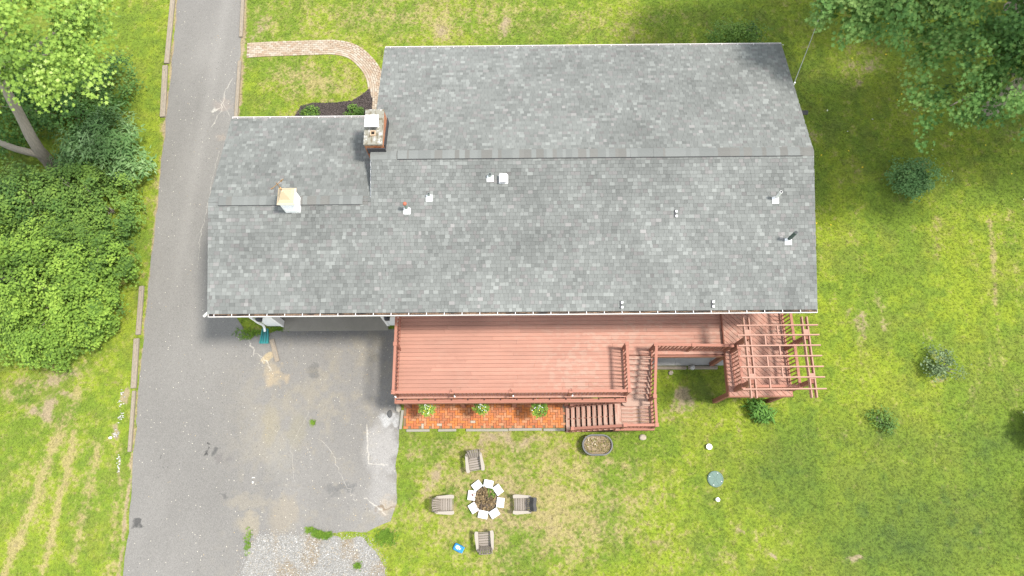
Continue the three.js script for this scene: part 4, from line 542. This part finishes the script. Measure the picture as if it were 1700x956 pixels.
// ------------------------------------------------------------------ edging timbers, stones, small things
const TIMB = new THREE.MeshStandardMaterial({ map: tex(256, 128, (u, v, i, j) => { const k = .7 + .5 * fbm(u * 6, v * 40, 3, 801) + .25 * (hash(i, j, 4) - .5); return mixc([.27, .215, .155], [.19, .17, .145], fbm(u * 9, v * 5, 2, 802)).map(q => q * k); }), roughness: 1 });
function timber(a, b, label, w = .2, group = 'timbers edging the driveway') { const L = Math.hypot(b[0] - a[0], b[1] - a[1]), t = thing('edging_timber', label, 'timber', [(a[0] + b[0]) / 2, 0, (a[1] + b[1]) / 2], group, Math.atan2(b[0] - a[0], b[1] - a[1])); mesh('timber_beam', new RoundedBoxGeometry(w, .16, L, 2, .03), TIMB, t, [0, .03, 0]); for (const s of [-.4, .4]) mesh('spike_head', new THREE.CylinderGeometry(.015, .015, .01, 8), mat(.1, .06, .04, .8), t, [0, .112, s * L]); }
timber([-16.38, -23.6], [-16.15, -19.4], 'weathered timber along the left side of the drive at the far end', .22);
timber([-16.2, -19.3], [-15.95, -16.6], 'weathered timber left of the drive, set out beside the maple', .24);
timber([-15.72, -8.6], [-15.56, -6.5], 'grey brown timber left of the drive opposite the garage side', .2);
timber([-15.6, -6.35], [-15.42, -4.3], 'grey brown timber left of the drive opposite the garage door', .22);
timber([-15.38, -4.2], [-15.2, -1.8], 'half buried timber left of the drive beside pale stone chips', .14);
timber([-13.02, -23.6], [-12.84, -20.8], 'weathered timber along the right side of the drive above the brick walk', .16);
timber([-12.76, -19.5], [-12.6, -16.2], 'weathered timber between the drive and the small front lawn', .16);
{
  const PB = mat(.2, .18, .14, 1); // low timber wall beside the concrete pad
  [[5.1, 6.85, 'short grey timber bordering the concrete pad by the stairs'], [6.9, 8.1, 'short grey timber bordering the concrete pad under the platform']].forEach(([a, b, l]) => timber([a, -4.98], [b, -4.97], l, .13, 'timbers edging the concrete pad'));
}
const STONE = new THREE.MeshStandardMaterial({ map: tex(128, 128, (u, v, i, j) => { const k = .7 + .5 * fbm(u * 8, v * 8, 4, 811); return [.3 * k, .255 * k, .2 * k]; }), roughness: .95 });
function stone(x, z, sx, sy, sz, label, m = STONE, y = .03, turn = 0, kind = 'stone') { const g = new THREE.IcosahedronGeometry(.5, 2), p = g.attributes.position; for (let i = 0; i < p.count; i++) { const k = 1 + .35 * (fbm(p.getX(i) * 2.5 + x * 3, p.getZ(i) * 2.5 + p.getY(i) * 2, 3, 820) - .5); p.setXYZ(i, p.getX(i) * k * sx, Math.max(-.45, Math.min(.4, p.getY(i) * k)) * sy, p.getZ(i) * k * sz); } g.computeVertexNormals(); const o = mesh('stone', g, m, null, [x, y, z], [0, turn, 0]); return tag(o, label, kind); }
stone(4.93, -2.24, .3, .16, .24, 'flat tan stone lying in the grass by the stair landing');
stone(6.2, -4.78, .22, .14, .18, 'pale stone on the grass beside the concrete pad timbers', STONE, .03, .5);
stone(7.07, -4.98, .22, .3, .2, 'rough grey stone resting on the concrete pad border', new THREE.MeshStandardMaterial({ map: concreteT, roughness: 1 }), .1);
stone(-4.72, -3.42, .22, .3, .36, 'rounded grey stone at the upper left corner of the patio', new THREE.MeshStandardMaterial({ map: concreteT, roughness: 1, color: lin(.75, .7, .62) }), .06);
stone(-5.05, -3.2, .2, .18, .3, 'dark broken stone lying on asphalt by the deck corner', mat(.07, .07, .07, 1), .04);
{
  const L = []; for (let i = 0; i < 70; i++) { const c = [[-15.85, -3.9, .13, .35], [-15.85, -2.5, .14, .25], [-15.6, -1.4, .08, .3], [-15.75, -3.2, .1, .3]][Math.floor(rr(0, 4))], s = rr(.03, .09), t = rr(.25, .5); L.push([trs(c[0] + gauss() * c[2], .02, c[1] + gauss() * c[3], rr(0, 6), rr(0, 6), 0, s, s * .6, s), [t, t * .97, t * .9]]); }
  tag(instanced('limestone_chip', new THREE.DodecahedronGeometry(.5, 0), mat(1, 1, 1, .95), L), 'white stone chips strewn in the grass left of the drive', 'stone chips', null, 'stuff');
  stone(-16.05, -2.35, .13, .1, .1, 'single white stone in the grass left of the drive', mat(.75, .74, .72, .9), .04);
}
// splash block and plank at the garage corner
{
  const t = thing('splash_block', 'teal plastic splash block under the garage downspout', 'splash block', [-10.33, 0, -6.4]), M = mat(.02, .2, .2, .5);
  const s = new THREE.Shape([[-.11, -.3], [.11, -.3], [.17, .3], [-.17, .3]].map(p => new THREE.Vector2(p[0], -p[1]))); const g = new THREE.ExtrudeGeometry(s, { depth: .03, bevelEnabled: false }); g.rotateX(-Math.PI / 2); mesh('trough', g, M, t, [0, .016, 0]);
  for (const k of [-1, 1]) { const r = mesh('side_rim', boxG(.03, .1, .6), M, t, [k * .14, .06, 0], [0, k * .1, 0]); } mesh('end_rim', boxG(.22, .1, .03), M, t, [0, .06, -.3]); for (const x of [-.05, .05]) mesh('rib', boxG(.015, .03, .5), mat(.03, .12, .13, .6), t, [x, .055, .02]);
  const p = thing('plank', 'short pale weathered plank lying on asphalt near the splash block', 'plank', [-9.88, 0, -5.8], null, .33); mesh('plank_board', new RoundedBoxGeometry(.19, .05, .95, 2, .012), TIMB, p, [0, .045, 0]); mesh('plank_end', boxG(.195, .052, .03), mat(.2, .17, .13, 1), p, [0, .045, -.48]);
}
// hanging baskets
[[-3.41, -3.3, .27, 'hanging basket of yellow green trailing plants nearest the driveway', LIGHT], [-1.35, -3.29, .22, 'smaller hanging basket in the middle under the deck edge', BRIGHT], [.84, -3.24, .3, 'fullest hanging basket, white flowered, nearest the lower stairs', BRIGHT]].forEach(([x, z, r, label, pal]) => {
  const t = thing('hanging_basket', label, 'hanging basket', [x, 1.15, z], 'hanging baskets along the deck edge');
  mesh('pot', new THREE.LatheGeometry([[0, 0], [.1, 0], [.14, .14], [.155, .15], [.145, .14], [.1, .02], [0, .02]].map(p => new THREE.Vector2(...p)), 18), mat(.75, .74, .7, .6), t);
  for (let k = 0; k < 3; k++) { const a = k * 2.1; mesh('hanger', tube([[Math.cos(a) * .145, .14, Math.sin(a) * .145], [Math.cos(a) * .07, .5, Math.sin(a) * .07], [0, .9, -.03]], [.007, .007], 5), mat(.8, .8, .78, .5), t); }
  foliage('foliage', t, [[x, 1.38, z, r, r * .6, r]], 46, 12, LEAF, .085, pal, { spray: .07, low: -.6 });
  const F = []; for (let i = 0; i < 26; i++) { const a = rr(0, 6.28), q = r * rr(.3, 1.15), yy = .24 + rr(0, .2); F.push([trs(Math.cos(a) * q, yy, Math.sin(a) * q, 0, 0, 0, rr(.025, .05)), rnd() < .6 ? [.8, .8, .78] : [.7, .55, .06]]); } instanced('flower', new THREE.IcosahedronGeometry(.5, 0), mat(1, 1, 1, .7), F, t);
});
// stock tank planter
{
  const t = thing('trough_planter', 'oval black trough planter of dry soil beside the stair foot', 'planter', [3.1, 0, -1.93]), oval = (a, b) => { const s = new THREE.Shape(); s.moveTo(-a + b, -b); s.lineTo(a - b, -b); s.absarc(a - b, 0, b, -Math.PI / 2, Math.PI / 2); s.lineTo(-a + b, b); s.absarc(-a + b, 0, b, Math.PI / 2, Math.PI * 1.5); return s; };
  const M = mat(.03, .032, .033, .5), s = oval(.57, .38); s.holes.push(oval(.535, .345)); const g = new THREE.ExtrudeGeometry(s, { depth: .4, bevelEnabled: true, bevelSize: .012, bevelThickness: .012, bevelSegments: 2, curveSegments: 20 }); g.rotateX(-Math.PI / 2); mesh('tank_wall', g, M, t);
  const rim = oval(.585, .395); rim.holes.push(oval(.55, .36)); const rg = new THREE.ExtrudeGeometry(rim, { depth: .025, bevelEnabled: true, bevelSize: .008, bevelThickness: .008, bevelSegments: 2, curveSegments: 20 }); rg.rotateX(-Math.PI / 2); mesh('rim', rg, mat(.07, .07, .07, .4), t, [0, .4, 0]);
  const st = tex(128, 128, (u, v, i, j) => { const k = .6 + .8 * hash(i >> 1, j >> 1, 3); return mixc([.24, .185, .115], [.16, .12, .075], fbm(u * 6, v * 6, 3, 840)).map(q => q * k); }); const sg = new THREE.ExtrudeGeometry(oval(.534, .344), { depth: .34, bevelEnabled: false }); sg.rotateX(-Math.PI / 2); planarUV(sg, -.6, -.4, 1.2, .8); mesh('soil', sg, new THREE.MeshStandardMaterial({ map: st, roughness: 1 }), t);
  const D = []; for (let i = 0; i < 260; i++) { const x = rr(-.48, .48), z = rr(-.28, .28), l = x < 0 && z < .05; D.push([dirMatrix(x, .355 + rr(0, .05), z, 0, 1, 0, rr(.03, .08) * (l ? 1.4 : 1), .6), l && rnd() < .4 ? [.6, .52, .38] : mixc([.3, .22, .1], [.2, .2, .06], rnd())]); } instanced('dry_stalk', LEAF, leafMat, D, t);
}
// septic lid and clean-outs
{
  const t = thing('septic_lid', 'round grey green septic tank lid set in the lower lawn', 'septic lid', [7.63, 0, -.64]); const g = mat(.105, .16, .135, .85); mesh('lid_disc', new THREE.CylinderGeometry(.3, .31, .07, 40), g, t, [0, .035, 0]); mesh('lid_ring', new THREE.TorusGeometry(.27, .012, 6, 40), g, t, [0, .07, 0], [Math.PI / 2, 0, 0]); for (let k = 0; k < 6; k++) mesh('lid_rib', boxG(.2, .008, .018), g, t, [Math.cos(k * Math.PI / 3) * .13, .074, -Math.sin(k * Math.PI / 3) * .13], [0, k * Math.PI / 3, 0]); for (let k = 0; k < 4; k++) mesh('lid_bolt', new THREE.CylinderGeometry(.014, .014, .02, 8), mat(.3, .3, .3, .4, { metalness: .7 }), t, [Math.cos(k * 1.57 + .4) * .24, .075, Math.sin(k * 1.57 + .4) * .24]);
  for (const [x, z, r, l] of [[7.47, -1.85, .11, 'larger white clean-out cap in the lawn above the septic lid'], [7.63, .12, .075, 'smaller white clean-out cap in the lawn below the septic lid']]) { const c = thing('cleanout_cap', l, 'pipe cap', [x, 0, z], 'white clean-out caps'); const m = mat(.82, .82, .8, .45); mesh('pipe', new THREE.CylinderGeometry(r * .85, r * .85, .14, 20), m, c, [0, .06, 0]); mesh('cap_disc', new THREE.CylinderGeometry(r, r, .04, 24), m, c, [0, .14, 0]); mesh('cap_nut', boxG(.05, .03, .05), m, c, [0, .17, 0]); }
}
// fire pit ring and pavers
{
  const t = thing('fire_pit', 'sunken fire ring full of dry brown leaves and charred wood', 'fire pit', [-1.22, 0, .05]);
  const rg = new THREE.LatheGeometry([[.47, 0], [.47, .1], [.455, .1], [.455, 0]].map(p => new THREE.Vector2(...p)), 40); mesh('steel_ring', rg, mat(.05, .045, .04, .7, { metalness: .5 }), t);
  mesh('ash_bed', new THREE.CylinderGeometry(.45, .45, .04, 32), mat(.16, .13, .09, 1), t, [0, .02, 0]);
  const L = []; for (let i = 0; i < 420; i++) { const a = rr(0, 6.28), q = .42 * Math.sqrt(rnd()), x = Math.cos(a) * q - .05, z = Math.sin(a) * q + .03; if (x > .1 && z < -.1 && rnd() < .8) continue; const k = rr(.35, 1.2); L.push([dirMatrix(x, .06 + rr(0, .16) * (1 - q), z, 0, 1, 0, rr(.06, .14), .7), [.3 * k, .215 * k, .11 * k]]); } instanced('dry_leaf', LEAF, leafMat, L, t);
  for (const [a, q, l] of [[.3, .1, .4], [1.6, .15, .34], [2.5, .12, .42], [.9, .2, .3]]) mesh('charred_log', new THREE.CylinderGeometry(.035, .045, l, 8), mat(.07, .05, .035, 1), t, [Math.cos(a) * q - .06, .1 + a * .02, Math.sin(a) * q + .08], [1.45, 0, a * 1.3]);
  const Wd = []; for (let i = 0; i < 90; i++) { Wd.push([dirMatrix(rr(.1, .36), .06 + rr(0, .1), rr(-.38, -.05), 0, 1, 0, rr(.05, .1), .5), pick(BRIGHT, rnd())]); } instanced('weed', LEAF, leafMat, Wd, t);
  const PT = tex(128, 128, (u, v, i, j) => { const k = .86 + .2 * fbm(u * 9, v * 9, 3, 850), s = fbm(u * 5, v * 5, 4, 851); return mixc([.62, .62, .63], [.35, .28, .25], sst(.66, .8, s) * .8).map(q => q * k); });
  const PM = new THREE.MeshStandardMaterial({ map: PT, roughness: .9 }), g = new RoundedBoxGeometry(.36, .1, .29, 2, .012), SIDE = mat(.4, .38, .36, .95);
  [[-1.56, -.45, .65, 'top left white paver of the fire ring, toward the upper chair'], [-1.12, -.51, -.2, 'top white paver of the fire ring, nearest the upper chair'], [-.75, -.29, -.95, 'upper right white paver of the fire ring'], [-.66, .18, 1.45, 'right white paver of the fire ring, facing the cloth-draped chair'], [-.89, .57, .55, 'lower right white paver of the fire ring'], [-1.32, .61, -.2, 'bottom white paver of the fire ring, nearest the lower chair'], [-1.69, .37, -1.0, 'lower left white paver of the fire ring'], [-1.76, -.09, 1.45, 'stained white paver on the left of the fire ring']].forEach(([x, z, r, l], i) => { const p = thing('paver', l, 'paver', [x, 0, z], 'white pavers around the fire pit', r); const m = mesh('paver_cap', g, PM, p, [0, .11, 0], [rr(-.03, .03), rr(0, 1) > .5 ? Math.PI : 0, rr(-.03, .03)]); mesh('paver_block', boxG(.32, .08, .26), SIDE, p, [0, .03, 0]); if (i === 7) mesh('stain', boxG(.1, .004, .08), mat(.16, .09, .08, 1), p, [.02, .162, .03], [0, .4, 0]); });
}
// garden chairs
{
  const M = [.92, 1, 1.08].map(k => mat(.205 * k, .175 * k, .148 * k, .75)), ARM = mat(.27, .238, .2, .7), DM = mat(.13, .108, .09, .8);
  const chair = thing('garden_chair', '', 'chair', [0, 0, 0], 'slatted garden chairs around the fire pit');
  for (let k = 0; k < 5; k++) mesh('seat_slat', new RoundedBoxGeometry(.5, .022, .088, 1, .006), M[k % 3], chair, [0, .36 - .018 * (4 - k), -.12 + k * .1], [.15, 0, 0]);
  const tilt = -.42; for (let k = -3; k <= 3; k++) { const h = .7 - .018 * k * k, a = k * .035; const o = mesh('back_slat', new RoundedBoxGeometry(.072, h, .02, 1, .005), M[(k + 3) % 3], chair, [k * .078, .3 + h / 2 * Math.cos(tilt), -.17 - h / 2 * Math.sin(-tilt) - .004 * k * k * -1], [tilt, 0, -a]); o.position.x += k * .008; }
  for (const y of [.25, .6]) mesh('back_brace', boxG(.5, .06, .025), DM, chair, [0, .3 + y * Math.cos(tilt), -.2 - y * Math.sin(-tilt)], [tilt, 0, 0]);
  for (const s of [-1, 1]) {
    const sh = new THREE.Shape(); sh.moveTo(-.055, -.36); sh.quadraticCurveTo(-.085, -.4, -.02, -.42); sh.lineTo(.05, -.42); sh.quadraticCurveTo(.095, -.38, .085, -.2); sh.lineTo(.04, .3); sh.quadraticCurveTo(0, .36, -.045, .3); sh.lineTo(-.055, -.36); const g = new THREE.ExtrudeGeometry(sh, { depth: .022, bevelEnabled: true, bevelSize: .006, bevelThickness: .006, bevelSegments: 2 }); g.rotateX(-Math.PI / 2); if (s < 0) g.scale(-1, 1, 1); if (s < 0) { const ix = g.index; const p = g.attributes.position; for (const at of Object.values(g.attributes)) { const n = at.itemSize, a = at.array; for (let i = 0; i < at.count; i += 3) for (let j = 0; j < n; j++) { const q = a[i * n + j]; a[i * n + j] = a[(i + 2) * n + j]; a[(i + 2) * n + j] = q; } } g.computeVertexNormals(); }
    mesh('arm', g, ARM, chair, [s * .31, .54, .0]);
    mesh('leg', boxG(.04, .54, .09), M[0], chair, [s * .29, .27, .33]); mesh('leg', boxG(.04, .54, .07), M[0], chair, [s * .3, .27, -.22], [-.12, 0, 0]); beam('side_rail', M[0], { position: new THREE.Vector3() }, [s * .265, .37, .36], [s * .265, .1, -.5], .03, .1, chair);
  }
  mesh('front_apron', boxG(.52, .1, .025), M[0], chair, [0, .32, .36]);
  [[-1.65, -1.33, .16, 'slatted garden chair above the fire pit, backing onto the patio'], [-2.78, .25, Math.PI / 2 + .02, 'slatted garden chair on the driveway side of the fire pit'], [.2, .25, -Math.PI / 2, 'slatted garden chair with a dark cloth over its back'], [-1.24, 1.57, Math.PI + .07, 'slatted garden chair below the fire pit, beside the blue bag']].forEach(([x, z, r, l], i) => { const c = i ? chair.clone() : chair; if (i) { c.name = numbered('garden_chair'); scene.add(c); c.userData = { ...chair.userData }; } c.position.set(x, 0, z); c.rotation.y = r; c.scale.setScalar(.9); c.userData.label = l; });
  // cloth over the back of the right chair
  const g = new THREE.PlaneGeometry(.56, .62, 20, 20), p = g.attributes.position; for (let i = 0; i < p.count; i++) { const u = p.getX(i), v = p.getY(i) + .31; let y, zz; const ct = Math.cos(tilt), si = Math.sin(tilt); if (v < .4) { const b = .33 + v; y = .3 + b * ct + .02; zz = -.17 + b * si + .04; } else { const w = v - .4; y = .3 + .73 * ct + .02 - w * .95; zz = -.17 + .73 * si + .02 - Math.min(.09, w * 2) - w * .1; } p.setXYZ(i, u, y + .012 * Math.sin(u * 22 + v * 6) + .006 * Math.sin(v * 40), zz + .012 * Math.cos(u * 17)); } g.computeVertexNormals();
  const cl = mesh('cloth', g, mat(.052, .05, .048, .95, { side: THREE.DoubleSide }), null, [.2, 0, .25], [0, -Math.PI / 2, 0]); cl.scale.setScalar(.9); tag(cl, 'dark grey cloth draped over the back of the right chair', 'cloth');
}
// blue bag
{
  const t = thing('plastic_bag', 'small blue and white plastic bag lying on the lawn', 'bag', [-2.25, 0, 1.8], null, -.45);
  const bt = tex(64, 64, (u, v) => { const d = sst(.24, .3, Math.hypot(u - .5, (v - .45) * 1.2)), w = fbm(u * 6, v * 6, 2, 9); return mixc([.75, .82, .88], [.005 + .02 * w, .1 + .1 * w, .36], Math.max(d, sst(.62, .7, w))); });
  const g = new RoundedBoxGeometry(.36, .13, .27, 5, .06), p = g.attributes.position; for (let i = 0; i < p.count; i++) { const x = p.getX(i), z = p.getZ(i); p.setY(i, p.getY(i) * (1 + .5 * (fbm(x * 12, z * 12, 3, 860) - .5)) ); } g.computeVertexNormals(); planarUV(g, -.18, -.14, .36, .28);
  mesh('bag_body', g, new THREE.MeshStandardMaterial({ map: bt, roughness: .35 }), t, [0, .07, 0]); mesh('bag_flap', new RoundedBoxGeometry(.05, .03, .24, 2, .012), mat(.02, .25, .55, .4), t, [.19, .05, 0], [0, 0, .3]);
}
// overhead wire
{
  const c = tube([[10.2, 5.7, -14.42], [10.6, 6.6, -15.6], [10.95, 7.4, -16.7], [11.6, 8.6, -18.6]], [.011, .011], 5); tag(mesh('service_wire', c, mat(.3, .3, .3, .5)), 'thin overhead service wire running from the roof gable into the tree', 'wire');
}
renderer.render(scene, camera);
